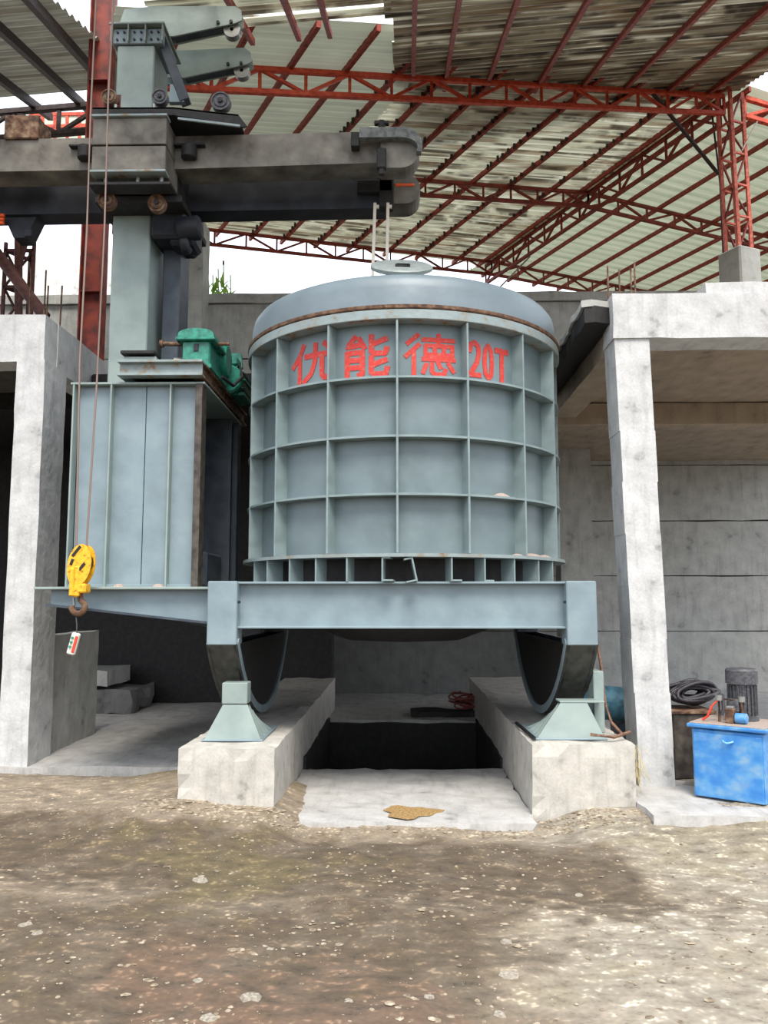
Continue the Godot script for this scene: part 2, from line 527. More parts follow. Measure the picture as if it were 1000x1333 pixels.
func ground_mat() -> StandardMaterial3D:               # packed yard soil: damp dark bands, dusty pale places, small grit
	var s := 1536
	var x0 := -7.5
	var x1 := 7.5
	var z0 := -8.4
	var z1 := 3.0
	var n1 := noise(51, 0.45, 4)
	var n2 := noise(52, 2.2, 4)
	var n3 := noise(53, 9.0, 3)
	var n4 := noise(54, 26.0, 2)
	var out := PackedByteArray()
	out.resize(s * s * 3)
	var beige := Color(0.655, 0.59, 0.505)
	var damp := Color(0.405, 0.345, 0.272)
	var dusty := Color(0.70, 0.66, 0.59)
	var olive := Color(0.48, 0.43, 0.29)
	var reddish := Color(0.53, 0.405, 0.325)
	var i := 0
	for yy in s:
		var z := lerpf(z0, z1, (yy + 0.5) / s)
		for xx in s:
			var x := lerpf(x0, x1, (xx + 0.5) / s)
			var a := n1.get_noise_2d(x, z)
			var b := n2.get_noise_2d(x, z)
			var c := n3.get_noise_2d(x * 0.55, z)
			var d := n4.get_noise_2d(x, z)
			var wx := x + a * 0.9 + b * 0.25
			var wz := z + b * 0.35 + c * 0.12
			var cl := beige
			# the damp wheel-worn band that crosses in front and widens towards the left foreground
			var line := -5.05 + 0.12 * wx
			var band := 1.0 - smoothstep(0.35, 0.8, absf(wz - line + 0.15))
			band *= 1.0 - smoothstep(1.2, 1.9, wx)
			var lf := smoothstep(-5.0, -4.4, wz) * (1.0 - smoothstep(0.0, 0.9, wx - 0.15 + (wz + 4.0) * 0.3))
			cl = cl.lerp(damp, clampf(maxf(band, lf * 0.92) * (0.95 + b * 0.7), 0.0, 1.0))
			var pale := smoothstep(0.1, 1.0, wx - 0.15) * (1.0 - smoothstep(-3.2, -2.6, wz)) * (1.0 - band * 0.9)
			cl = cl.lerp(dusty, clampf(pale * (0.85 + c * 0.5), 0.0, 1.0))
			cl = cl.lerp(olive, clampf((a + b * 0.5 - 0.12) * 1.6, 0.0, 0.6) * (1.0 - pale * 0.6))
			cl = cl.lerp(reddish, clampf((n1.get_noise_2d(x + 31.0, z * 1.2) + c * 0.3 - 0.1) * 1.6, 0.0, 0.5) * smoothstep(-4.6, -3.7, z))
			var v := 0.80 + c * 0.12 + d * 0.09 + b * 0.10
			if c + d * 0.7 > 0.55: v += 0.12
			if c + d > 0.78: v += 0.14
			if d - c > 0.75: v -= 0.16
			out[i] = int(clampf(cl.r * v, 0, 1) * 255)
			out[i + 1] = int(clampf(cl.g * v, 0, 1) * 255)
			out[i + 2] = int(clampf(cl.b * v, 0, 1) * 255)
			i += 3
	var m := StandardMaterial3D.new()
	m.albedo_texture = ImageTexture.create_from_image(Image.create_from_data(s, s, false, Image.FORMAT_RGB8, out))
	m.roughness = 0.95
	m.cull_mode = BaseMaterial3D.CULL_DISABLED
	return m

# ================================================================ ground, floors, walls, concrete frames
func structure() -> void:
	# the yard
	var st := ns()
	st.set_smooth_group(1)
	var x0 := -7.5
	var x1 := 7.5
	var z0 := -8.4
	var z1 := 3.0
	var nx := 250
	var nz := 190
	for j in nz:
		for i in nx:
			var q := []
			for e in [[0, 0], [1, 0], [1, 1], [0, 1]]:
				var u: float = float(i + e[0]) / nx
				var v: float = float(j + e[1]) / nz
				var x := lerpf(x0, x1, u)
				var z := lerpf(z0, z1, v)
				q.append([Vector3(x, gh(x, z), z), Vector2(u, v)])
			for k in [0, 1, 2, 0, 2, 3]:
				st.set_uv(q[k][1])
				st.add_vertex(q[k][0])
	tag(obj("ground", st, M.soil), "uneven packed earth yard with damp brown and pale dusty patches", "ground", "", "structure")

	# concrete floors, each a slab with a worn front edge
	var fl := ns()
	roughbox(fl, Vector3(-9, -0.2, -7.75), Vector3(-1.66, 0.10, -14.0), 0.22, 0.02, 3, 0.03)
	tag(obj("floor", fl, M.con_floor), "pale concrete floor slab left of the furnace, under the machine platform", "floor", "", "structure")
	fl = ns()
	roughbox(fl, Vector3(-0.93, -0.3, -6.15), Vector3(0.99, 0.03, -8.1), 0.12, 0.02, 4, 0.05)
	tag(obj("floor", fl, M.con_floor), "pale concrete apron between the two foundation blocks", "floor", "", "structure")
	fl = ns()
	roughbox(fl, Vector3(1.74, -0.2, -5.95), Vector3(9, 0.13, -14.0), 0.2, 0.02, 5, 0.05)
	tag(obj("floor", fl, M.con_floor), "pale concrete floor pad under the blue cabinet and concrete column", "floor", "", "structure")
	fl = ns()
	roughbox(fl, Vector3(-1.7, -1.6, -10.9), Vector3(1.78, 0.10, -14.0), 0.25, 0.015, 6, 0.06)
	tag(obj("floor", fl, M.con_mid), "grey concrete floor behind the dark pit under the furnace", "floor", "", "structure")
	fl = ns()
	roughbox(fl, Vector3(-0.95, -1.7, -8.0), Vector3(1.0, -1.45, -11.0), 0.2, 0.06, 7)  # black lining added so that the pit looks dark
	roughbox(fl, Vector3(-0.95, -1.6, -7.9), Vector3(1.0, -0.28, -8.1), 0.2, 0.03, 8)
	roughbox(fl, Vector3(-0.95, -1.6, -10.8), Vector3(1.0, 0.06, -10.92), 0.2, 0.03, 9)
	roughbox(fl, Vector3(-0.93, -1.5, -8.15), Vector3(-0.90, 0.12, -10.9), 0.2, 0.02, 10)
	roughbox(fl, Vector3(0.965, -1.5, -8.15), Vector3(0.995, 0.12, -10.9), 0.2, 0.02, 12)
	tag(obj("floor", fl, M.black), "black lining added for the darkness of the pit between the foundation blocks", "pit", "", "structure")
	# oily yellow-brown stain on the apron, and a thin spill film with its own shape
	var sp := ns()
	var pts := []
	for k in 26:
		var an := TAU * k / 26.0
		var rr := 1.0 + 0.22 * sin(an * 3.0 + 1.0) + 0.12 * sin(an * 7.0)
		pts.append(Vector2(cos(an) * 0.2 * rr, sin(an) * 0.17 * rr))
	prism(sp, pts, Vector3(0.08, 0.036, -6.42), Vector3.RIGHT, Vector3.FORWARD, Vector3(0, 0.006, 0))
	tag(obj("spill", sp, mat([rgb(120, 92, 52), rgb(160, 130, 84), rgb(178, 152, 110)], [0.2, 0.5, 0.9], 0.03, 3.0, 0.7)), "yellow-brown dried spill on the concrete apron between the blocks", "spill")

	# foundation blocks
	var b := ns()
	roughbox(b, Vector3(-1.635, -1.6, -6.25), Vector3(-0.92, 0.525, -12.0), 0.09, 0.014, 21, 0.035)
	tag(obj("foundation_block", b, M.con_block), "long chipped concrete foundation block left of the pit, under a grey steel stand", "foundation block", "", "structure")
	b = ns()
	roughbox(b, Vector3(0.985, -1.6, -6.36), Vector3(1.755, 0.545, -12.0), 0.09, 0.012, 22, 0.03)
	tag(obj("foundation_block", b, M.con_block), "long concrete foundation block right of the pit, next to the tall concrete column", "foundation block", "", "structure")

	# back wall cast in lifts: each lift a piece with a recessed joint above it
	var w := thing("wall_back", "high grey concrete back wall cast in level lifts", "wall", Vector3(0, 0, -14), "", "structure")
	var y := 0.0
	var lifts := [1.12, 0.92, 0.92, 0.95, 0.95, 0.95, 0.98]
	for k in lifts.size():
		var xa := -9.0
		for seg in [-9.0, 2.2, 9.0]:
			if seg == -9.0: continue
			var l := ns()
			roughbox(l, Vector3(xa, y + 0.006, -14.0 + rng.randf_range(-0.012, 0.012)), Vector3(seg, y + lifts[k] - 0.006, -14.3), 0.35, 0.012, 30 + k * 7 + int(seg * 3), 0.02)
			obj("wall_panel", l, M.con_darker if k < 4 and seg < 3.0 else M.con_mid, w)  # lower lifts behind the furnace coloured darker to carry the shade there
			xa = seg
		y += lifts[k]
	var core := ns()
	bx2(core, Vector3(-9, 0, -14.045), Vector3(9, y - 0.02, -14.4))
	obj("wall_core", core, M.con_dark, w)
	# coping strip, slightly proud
	var cp := ns()
	roughbox(cp, Vector3(-9, y, -13.93), Vector3(9, y + 0.16, -14.42), 0.3, 0.02, 77, 0.03)
	obj("coping", cp, M.con_mid, w)
	# side walls; the two that close the left bay are added to darken it
	var sw := ns()
	bx2(sw, Vector3(-8.9, 0, -7.9), Vector3(-9.2, 4.4, -14.2), 0.02)  # side wall added to close off and darken the left bay
	tag(obj("wall_left_added", sw, M.con_dark), "added dark concrete side wall that closes off the left bay", "wall", "", "structure")
	sw = ns()
	bx2(sw, Vector3(-9, 0.0, -12.6), Vector3(-1.0, 4.0, -12.8), 0.02)  # partition added and coloured black for the darkness of the bay
	tag(obj("wall_added_shade", sw, M.black), "added black partition wall for the shade deep in the bay behind the machine platform", "wall", "", "structure")
	sw = ns()
	roughbox(sw, Vector3(-3.72, 0.05, -8.28), Vector3(-3.5, 1.27, -9.7), 0.2, 0.015, 71, 0.02)
	tag(obj("wall_low", sw, M.con_mid), "low grey concrete wall beside the left pillar", "wall", "", "structure")

	# mezzanine slab joining both bays, added to darken the left one, coloured black there
	var mz := ns()
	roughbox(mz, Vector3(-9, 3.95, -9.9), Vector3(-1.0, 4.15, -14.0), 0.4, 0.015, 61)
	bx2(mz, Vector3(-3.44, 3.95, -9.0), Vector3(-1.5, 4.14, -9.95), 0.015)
	tag(obj("ceiling", mz, M.black), "added mezzanine soffit coloured black for the shade of the left bay", "ceiling", "", "structure")
	mz = ns()
	roughbox(mz, Vector3(-1.0, 3.95, -9.9), Vector3(1.84, 4.15, -14.0), 0.4, 0.015, 62)
	bx2(mz, Vector3(-1.6, 3.7, -9.8), Vector3(6.8, 3.98, -10.1), 0.015)
	tag(obj("ceiling", mz, M.con_warm), "concrete mezzanine soffit with cross beam at the back", "ceiling", "", "structure")

	# left concrete frame
	var lf := ns()
	roughbox(lf, Vector3(-3.72, 0.0, -7.8), Vector3(-3.44, 3.95, -8.32), 0.16, 0.01, 81, 0.014)
	tag(obj("pillar", lf, M.con_light), "square pale concrete pillar left of the machine housing", "pillar", "", "structure")
	lf = ns()
	roughbox(lf, Vector3(-9.0, 3.93, -7.8), Vector3(-3.45, 4.40, -8.15), 0.2, 0.012, 82, 0.02)
	roughbox(lf, Vector3(-3.72, 3.93, -8.1), Vector3(-3.45, 4.40, -14.0), 0.25, 0.012, 83, 0.02)
	tag(obj("beam", lf, M.con_light), "pale concrete edge beam and deck carried by the left pillar", "beam", "", "structure")

	lf = ns()
	roughbox(lf, Vector3(-9.0, 4.16, -8.1), Vector3(-3.7, 4.37, -14.0), 0.4, 0.02, 84)  # dark concrete colour stands in for the shade under the deck
	tag(obj("ceiling", lf, M.con_dark), "concrete deck over the left bay, coloured dark for its shaded underside", "deck", "", "structure")
	# right concrete frame: the column leans a little
	var rc := ns()
	var cb := [Vector3(1.93, 0.0, -6.9), Vector3(2.215, 0.0, -6.9), Vector3(2.215, 0.0, -7.25), Vector3(1.93, 0.0, -7.25)]
	var tb := [Vector3(1.835, 3.9, -6.9), Vector3(2.13, 3.9, -6.9), Vector3(2.13, 3.9, -7.25), Vector3(1.835, 3.9, -7.25)]
	var cuts := 9
	for k in cuts:                                       # cast in lifts, each a hair out of line with the next
		var q := []
		for e in [0.0, 1.0]:
			for j in 4:
				var f: float = (k + e) / cuts
				var p: Vector3 = cb[j].lerp(tb[j], f)
				p.x += sin(k * 2.3) * 0.004
				q.append(p)
		hexa(rc, q)
	tag(obj("column", rc, M.con_light), "tall pale concrete column right of the furnace, beside the blue cabinet", "column", "", "structure")
	rc = ns()
	roughbox(rc, Vector3(1.82, 3.83, -6.88), Vector3(6.8, 4.22, -7.25), 0.18, 0.012, 91, 0.018)
	tag(obj("beam", rc, M.con_light), "pale concrete edge beam on top of the right column", "beam", "", "structure")
	rc = ns()
	roughbox(rc, Vector3(1.84, 3.80, -7.2), Vector3(2.12, 4.02, -14.0), 0.3, 0.012, 92)
	roughbox(rc, Vector3(1.84, 3.99, -7.2), Vector3(6.8, 4.20, -17.2), 0.4, 0.02, 93)
	# the ragged overhang of the deck to the left of its beam
	var ov := [Vector2(1.86, 7.0), Vector2(1.66, 6.93)]
	for k in 34:
		var f := k / 33.0
		ov.append(Vector2(1.575 + 0.10 * f + 0.028 * gn.get_noise_1d(k * 0.37) + 0.02 * gn.get_noise_1d(k * 1.7 + 9.0), 6.96 + 3.3 * f))
	ov.append(Vector2(1.86, 10.4))
	tag(obj("ceiling", rc, M.con_warm), "concrete deck over the right bay with a ragged broken edge", "deck", "", "structure")
	var oh := thing("ceiling", "jagged broken deck overhang between furnace and right column, coloured black underneath for shade", "deck edge", Vector3(1.7, 4.0, -8), "", "structure")
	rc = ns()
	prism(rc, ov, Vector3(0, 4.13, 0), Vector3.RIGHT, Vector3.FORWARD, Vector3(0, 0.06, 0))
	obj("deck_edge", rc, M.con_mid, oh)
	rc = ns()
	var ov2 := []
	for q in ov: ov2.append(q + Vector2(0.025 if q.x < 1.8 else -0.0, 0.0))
	prism(rc, ov2, Vector3(0, 3.99, 0), Vector3.RIGHT, Vector3.FORWARD, Vector3(0, 0.145, 0))  # lower layer in black for the shade below the overhang
	obj("underside", rc, M.black, oh, "underside coloured black for shade")
	# parapet stub on the beam and the plinth of the lattice column
	rc = ns()
	roughbox(rc, Vector3(2.63, 4.20, -6.92), Vector3(6.8, 4.33, -7.3), 0.2, 0.012, 94, 0.02)
	tag(obj("parapet", rc, M.con_light), "low pale concrete kerb on top of the right beam", "kerb", "", "structure")

	# far concrete columns
	var fc := ns()
	roughbox(fc, Vector3(-3.62, 0.05, -13.3), Vector3(-3.28, 8.0, -13.75), 0.3, 0.012, 95, 0.015)
	tag(obj("column", fc, M.con_mid), "grey concrete column standing behind the mast and gear reducer", "column", "", "structure")
	fc = ns()
	roughbox(fc, Vector3(2.5, 0.05, -12.9), Vector3(3.0, 4.0, -13.35), 0.3, 0.012, 96, 0.015)
	tag(obj("column", fc, M.con_mid), "grey concrete column deep behind the furnace's right side", "column", "", "structure")

	# earth bank held back by the wall
	var bk := ns()
	roughbox(bk, Vector3(-9, 0, -14.42), Vector3(9, 6.88, -21), 0.8, 0.05, 98)
	tag(obj("bank", bk, M.pebble), "earth bank behind the high back wall", "earth bank", "", "structure")
	# far bright rendered wall
	var pw := ns()
	roughbox(pw, Vector3(-16, 0, -23.0), Vector3(-7.4, 11.6, -23.4), 0.5, 0.04, 97)
	tag(obj("wall_far", pw, M.plaster), "bright white rendered wall seen behind the left deck", "wall", "", "structure")

# ================================================================ roof
const R1 := Vector3(6.064, 11.0, -14.66)
const RD := Vector3(-0.42138, 0, -0.90689)       # along the purlins, away
const RP := Vector3(0.90689, 0, -0.42138)        # across, to the right
func slope_point(s: float, t: float, up := 0.0) -> Vector3:     # left slope: s metres down from the ridge, t along it
	var m := lerpf(0.215, 0.07, clampf(t / 8.28, -0.3, 1.05))
	return R1 - RP * s + RD * t + Vector3.UP * (up - m * s)
func flat_point(s: float, t: float, up := 0.0) -> Vector3:
	return R1 + RP * s + RD * t + Vector3.UP * up
const NR := Vector3(0.00958, 0.34290, -0.93932)
const NC := Vector3(0.99792, 0.05657, 0.03083)
func near_point(a: float, b: float, up := 0.0) -> Vector3:
	return R1 + NC * a + NR * b + Vector3(-0.0637, 0.9377, 0.3416) * up

# one corrugated sheet; f(u, v, up) gives the surface, u across the corrugations
func sheet(parent: Node, called: String, f: Callable, u0: float, u1: float, v0: float, v1: float, pitch: float, amp: float, m: Material, rib := false) -> void:
	var st := ns()
	var cols := []
	var us := []
	var n := maxi(1, int(round((u1 - u0) / pitch)))
	for k in n:
		if rib:
			for e in [[0.0, 0.0], [0.62, 0.0], [0.72, 1.0], [0.9, 1.0]]:
				us.append([u0 + (k + e[0]) * (u1 - u0) / n, e[1] * amp])
		else:
			for e in 6:
				us.append([u0 + (k + e / 6.0) * (u1 - u0) / n, sin(TAU * e / 6.0) * amp])
	us.append([u1, 0.0])
	var rows := 4
	for j in rows + 1:
		var row := []
		var v := lerpf(v0, v1, float(j) / rows)
		for e in us: row.append([f.call(e[0], v, e[1]), Vector2(e[0] * 0.16, v * 0.16)])
		cols.append(row)
	for j in rows:
		for i in us.size() - 1:
			for q in [[j, i], [j + 1, i + 1], [j + 1, i], [j, i], [j, i + 1], [j + 1, i + 1]]:
				st.set_uv(cols[q[0]][q[1]][1])
				st.add_vertex(cols[q[0]][q[1]][0])
	obj(called, st, m, parent)

func truss(called: String, label: String, m: Material, a: Vector3, b: Vector3, h: float, panels: int, w: float, group := "") -> Node3D:   # flat parallel truss, top chord a-b
	var t := thing(called, label, "roof truss", a, group)
	var dn := Vector3.DOWN * h
	var st := ns(); bar(st, a, b, w, w, 0.006); obj("top_chord", st, m, t)
	st = ns(); bar(st, a + dn, b + dn, w, w, 0.006); obj("bottom_chord", st, m, t)
	for k in panels + 1:
		var p := a.lerp(b, float(k) / panels)
		st = ns(); bar(st, p, p + dn, w * 0.6); obj("vertical", st, m, t)
		if k < panels:
			var q := a.lerp(b, float(k + 1) / panels)
			st = ns()
			if k % 2 == 0: bar(st, p + dn, q, w * 0.6)
			else: bar(st, p, q + dn, w * 0.6)
			obj("web_diagonal", st, m, t)
	return t

func roof() -> void:
	var A := func(u: float, v: float, up: float) -> Vector3: return slope_point(v, u, up + 0.10)
	var B := func(u: float, v: float, up: float) -> Vector3: return flat_point(v, u, up + 0.10)
	var N := func(u: float, v: float, up: float) -> Vector3: return near_point(v, u, up + 0.08)
	# left slope
	var ra := thing("ceiling", "roof slope of weathered corrugated sheets on red purlins above the furnace", "roof", R1, "", "structure")
	var t := -1.25
	var k := 0
	while t < 8.7:
		var t2 := minf(t + 1.0, 8.8)
		for seg in [[-0.2, 3.0], [3.0, 6.3], [6.3, 9.5], [9.5, 10.9]]:
			var old: bool = seg[0] < 6.0 or (t > 5.0 and seg[0] < 9)
			sheet(ra, "roof_sheet", A, t, t2, seg[0], seg[1], 0.2, 0.025, M.sheet_old if old else M.sheet_clean)
		t = t2
		k += 1
	for s in [0.15, 0.95, 2.1, 3.05, 4.1, 5.0, 5.9, 6.7, 7.55, 8.4, 9.25, 10.1]:
		var st := ns()
		bar(st, slope_point(s, -1.25, 0.04), slope_point(s, 8.8, 0.04), 0.09, 0.06)
		obj("purlin", st, M.purlin, ra)
	var hb := ns()
	for s in [0.95, 2.1, 3.05, 4.1, 5.0, 5.9, 6.7]:
		for j in 46:
			if rng.randf() < 0.35: continue
			var c := slope_point(s + rng.randf_range(0.05, 0.09), -0.8 + j * 0.205 + rng.randf_range(-0.05, 0.05), 0.03)
			bx(hb, c, Vector3(0.05, rng.randf_range(0.06, 0.13), 0.04))
	obj("hook_bolts", hb, M.purlin_dark, ra).set_meta("kind", "stuff")
	# right, nearly flat slope
	var rb := thing("ceiling", "pale green ribbed sheet roof on red purlins over the right side", "roof", R1, "", "structure")
	t = -0.3
	while t < 9.4:
		var t2 := minf(t + 1.2, 9.4)
		for seg in [[-0.1, 3.6], [3.6, 7.2], [7.2, 10.8], [10.8, 14.0]]:
			sheet(rb, "roof_sheet", B, t, t2, seg[0], seg[1], 0.3, 0.06, M.sheet_pale, true)
		t = t2
	for j in 16:
		var s := 0.35 + j * 0.88
		var st := ns()
		bar(st, flat_point(s, -0.3, 0.04), flat_point(s, 9.4, 0.04), 0.09, 0.06)
		obj("purlin", st, M.purlin, rb)
	# near slope, rusty; ragged far edge; a gap where the red column passes through
	var rn := thing("ceiling", "rust-streaked corrugated roof slope on red purlins over the camera side", "roof", R1, "", "structure")
	var bands := [[-9.6, -8.6], [-8.6, -7.6], [-7.6, -6.6], [-6.6, -5.6], [-5.6, -4.6], [-4.6, -3.6], [-3.6, -2.6], [-2.6, -1.6], [-1.6, -0.6], [-0.6, 0.05]]
	for bd in bands:
		var left_far: bool = bd[1] <= -2.5
		if left_far and bd[1] < -3.1: sheet(rn, "roof_sheet", N, bd[0], bd[1], -15.5, -9.75, 0.2, 0.025, M.sheet_left)
		if bd[1] <= -5.5:                                    # loose strips with daylight between them
			var b0: float = bd[0]
			while b0 < bd[1] - 0.1:
				var wd := rng.randf_range(0.22, 0.5)
				sheet(rn, "roof_sheet", N, b0, minf(b0 + wd, bd[1] + 0.02), -8.85, -6.1, 0.16, 0.025, M.sheet_old)
				b0 += wd + rng.randf_range(0.05, 0.16)
		var jag := rng.randf_range(-0.15, 0.15)
		sheet(rn, "roof_sheet", N, bd[0], bd[1], -6.1 + jag, -3.0, 0.2, 0.028, M.sheet_rust)
		var right_end := 0.3 if bd[1] > -2.0 else (0.05 if bd[1] > -4.0 else 2.5)
		sheet(rn, "roof_sheet", N, bd[0], bd[1], -3.0, right_end, 0.2, 0.028, M.sheet_rust)
	for a in [-5.3, -4.6, -3.72, -2.92, -2.1, -1.22, -0.35]:
		var st := ns()
		bar(st, near_point(a, -9.6, 0.02), near_point(a, 0.0, 0.02), 0.075, 0.06)
		obj("purlin", st, M.purlin, rn)
	for a in [-5.82, -6.9, -7.3, -7.9]:
		var st := ns()
		bar(st, near_point(a, -9.6, 0.02), near_point(a, -5.3 if a < -6 else -3.0, 0.02), 0.08, 0.06)
		obj("purlin", st, M.purlin, rn)
	for a in [-10.0, -10.6, -11.3, -12.2, -13.2]:
		var st := ns()
		bar(st, near_point(a + 0.35, -9.6, 0.0), near_point(a - 0.45, -2.5, 0.0), 0.11, 0.08)
		obj("purlin", st, M.purlin_dark, rn)

	# trusses
	truss("roof_truss", "orange-red truss crossing the top of the view to the lattice column", M.red, slope_point(0.0, 0.0, -0.02), slope_point(10.2, 0.0, -0.02), 0.34, 15, 0.075)
	truss("roof_truss", "red truss crossing the roof behind the clamp ends of the arms", M.red_dark, slope_point(0.0, 4.02, -0.02), slope_point(9.8, 4.02, -0.02), 0.32, 14, 0.075)
	truss("roof_truss", "far red eave truss with white sky under it, left of the furnace lid", M.red_dark, slope_point(0.0, 8.28, -0.02), slope_point(10.0, 8.28, -0.02), 0.36, 13, 0.07)
	truss("roof_truss", "red truss under the pale roof, running behind the lattice column", M.red_dark, flat_point(0.0, 4.02, -0.02), flat_point(12.0, 4.02, -0.02), 0.34, 14, 0.075)
	truss("roof_truss", "far red eave truss of the pale roof, right of the furnace lid", M.red_dark, flat_point(0.0, 8.28, -0.02), flat_point(12.0, 8.28, -0.02), 0.36, 14, 0.07)
	truss("roof_truss", "long red truss running away diagonally under the roof valley", M.red_dark, slope_point(0.0, 0.1, -0.03), slope_point(0.0, 8.6, -0.03), 0.5, 12, 0.075)
	truss("roof_truss", "bright orange truss stub right of the lattice column's top", M.red, flat_point(0.35, -0.15, -0.05), flat_point(4.0, -0.6, -0.35), 0.36, 5, 0.085)
	# the dark truss at the end of the left panel
	truss("roof_truss", "dark rusty truss at upper left in front of bright windows", M.purlin_dark, near_point(-15.5, -3.35, -0.08), near_point(-9.85, -3.35, -0.08), 0.42, 8, 0.085)

	# gable glazing beyond that truss: red frame with bright panes
	var fa := at(-20, 150, 13.2)
	var win := thing("window_1", "red framed strip of pale panes at upper left behind the arm", "window", fa, "", "structure")
	for j in 6:
		var a := at(40 + j * 16, 150, 13.2)
		var b := at(40 + j * 16, 186, 13.2)
		var st := ns(); bar(st, a, b, 0.05); obj("window_bar", st, M.red, win)
		if j < 5:
			var c := at(40 + j * 16 + 16, 186, 13.2)
			st = ns()
			bx2(st, Vector3(a.x + 0.03, b.y, a.z - 0.01), Vector3(c.x - 0.03, a.y, a.z + 0.01))
			obj("pane", st, M.sheet_pale, win)
	var rs := ns(); bar(rs, at(40, 166, 13.2), at(121, 164, 13.2), 0.06); obj("window_bar", rs, M.red, win)
	rs = ns(); bar(rs, at(40, 150, 13.2), at(121, 149, 13.2), 0.06); obj("window_bar", rs, M.red, win)

	# lattice roof column on its plinth
	var top := R1 + Vector3(0, -0.06, 0)
	var foot := at(962, 328, 14.55)
	var lc := thing("lattice_column", "slender red lattice column standing on a concrete plinth at right", "column", foot)
	var sx := RP * 0.15
	var sz := RD * 0.15
	var legs := [sx * -1 - sz, sx - sz, sx + sz, sx * -1 + sz]
	for l in legs:
		var st := ns(); bar(st, foot + l, Vector3(foot.x, top.y, foot.z) + l + (Vector3(top.x, 0, top.z) - Vector3(foot.x, 0, foot.z)) * 0.25, 0.06, 0.06, 0.005); obj("leg", st, M.red_pale, lc)
	var hh := top.y - foot.y
	for j in 5:
		for e in 4:
			var y0 := hh * j / 5.0
			var y1 := hh * (j + 1) / 5.0
			var sh := (Vector3(top.x, 0, top.z) - Vector3(foot.x, 0, foot.z)) * 0.25
			var p: Vector3 = foot + legs[e] + Vector3(0, y0, 0) + sh * (y0 / hh)
			var q: Vector3 = foot + legs[(e + 1) % 4] + Vector3(0, y1, 0) + sh * (y1 / hh)
			var r: Vector3 = foot + legs[(e + 1) % 4] + Vector3(0, y0, 0) + sh * (y0 / hh)
			var st := ns(); bar(st, p, r, 0.035); obj("batten", st, M.red_pale, lc)
			if (e + j) % 2 == 0:
				st = ns(); bar(st, p, q, 0.03); obj("lacing", st, M.red_dark, lc)
	var pl := ns()
	var bs := Basis(RP, Vector3.UP, -RD)
	bx(pl, Vector3(foot.x, (4.2 + foot.y) * 0.5, foot.z), Vector3(0.52, foot.y - 4.2, 0.52), 0.03, bs)
	tag(obj("plinth", pl, M.con_mid), "tall concrete plinth carrying the red lattice column", "plinth", "", "structure")
	# rods
	var rod := ns()
	tube(rod, [slope_point(1.75, 0.0, 0.0), at(935, 226, 14.9)], 0.035, 6)
	tag(obj("brace_rod", rod, M.purlin_dark), "dark diagonal brace rod from the near truss down towards the lattice column", "brace rod")
	rod = ns()
	tube(rod, [at(925, 130, 15.2), at(938, 240, 15.2), at(942, 330, 15.2)], 0.022, 6)
	tag(obj("hanging_cable", rod, M.purlin_dark), "thin dark cable hanging down beside the lattice column", "cable")
	rod = ns()
	tube(rod, [at(986, 158, 14.3), at(966, 196, 14.4)], 0.014, 6)
	tag(obj("tie_rod", rod, M.rod), "short pale tie rod between truss stub and lattice column", "tie rod")
	rod = ns()
	tube(rod, [at(650, 375, 21.0), at(690, 334, 21.0)], 0.02, 6)
	tag(obj("tie_rod", rod, M.steel), "pale slanting rod rising behind the right side of the lid to the eave truss", "tie rod")

# ================================================================ furnace
const FC := Vector3(0.04, 0, -8.03)
func shell_point(r: float, th: float, y: float) -> Vector3:
	return FC + Vector3(sin(th) * r, y, cos(th) * r)

func ribbon(st: SurfaceTool, line: Array, w: float, th0: float, th1: float, y0: float, y1: float, r: float) -> void:
	# a brush stroke of paint, given in a unit square, laid on the curved shell
	var pts := []
	for i in line.size() - 1:
		var n := 5
		for k in n: pts.append(line[i].lerp(line[i + 1], float(k) / n))
	pts.append(line[-1])
	var asp := (y1 - y0) / (r * (th1 - th0))
	var left := []
	var right := []
	for i in pts.size():
		var d: Vector2 = pts[mini(i + 1, pts.size() - 1)] - pts[maxi(i - 1, 0)]
		d = Vector2(d.x / asp, d.y).normalized()
		var p: Vector2 = pts[i]
		if i == 0: p -= Vector2(d.x * asp, d.y) * w * 0.35
		if i == pts.size() - 1: p += Vector2(d.x * asp, d.y) * w * 0.35
		var nn := Vector2(-d.y * asp, d.x) * w * 0.5
		left.append(p + nn)
		right.append(p - nn)
	for i in pts.size() - 1:
		var q := []
		for lift in [0.001, 0.004]:
			for e in [left[i], left[i + 1], right[i + 1], right[i]]:
				q.append(shell_point(r + lift, lerpf(th0, th1, e.x), lerpf(y0, y1, e.y)))
		hexa(st, q)

func v2(a: Array) -> Array:
	var out := []
	for i in range(0, a.size(), 2): out.append(Vector2(a[i], a[i + 1]))
	return out

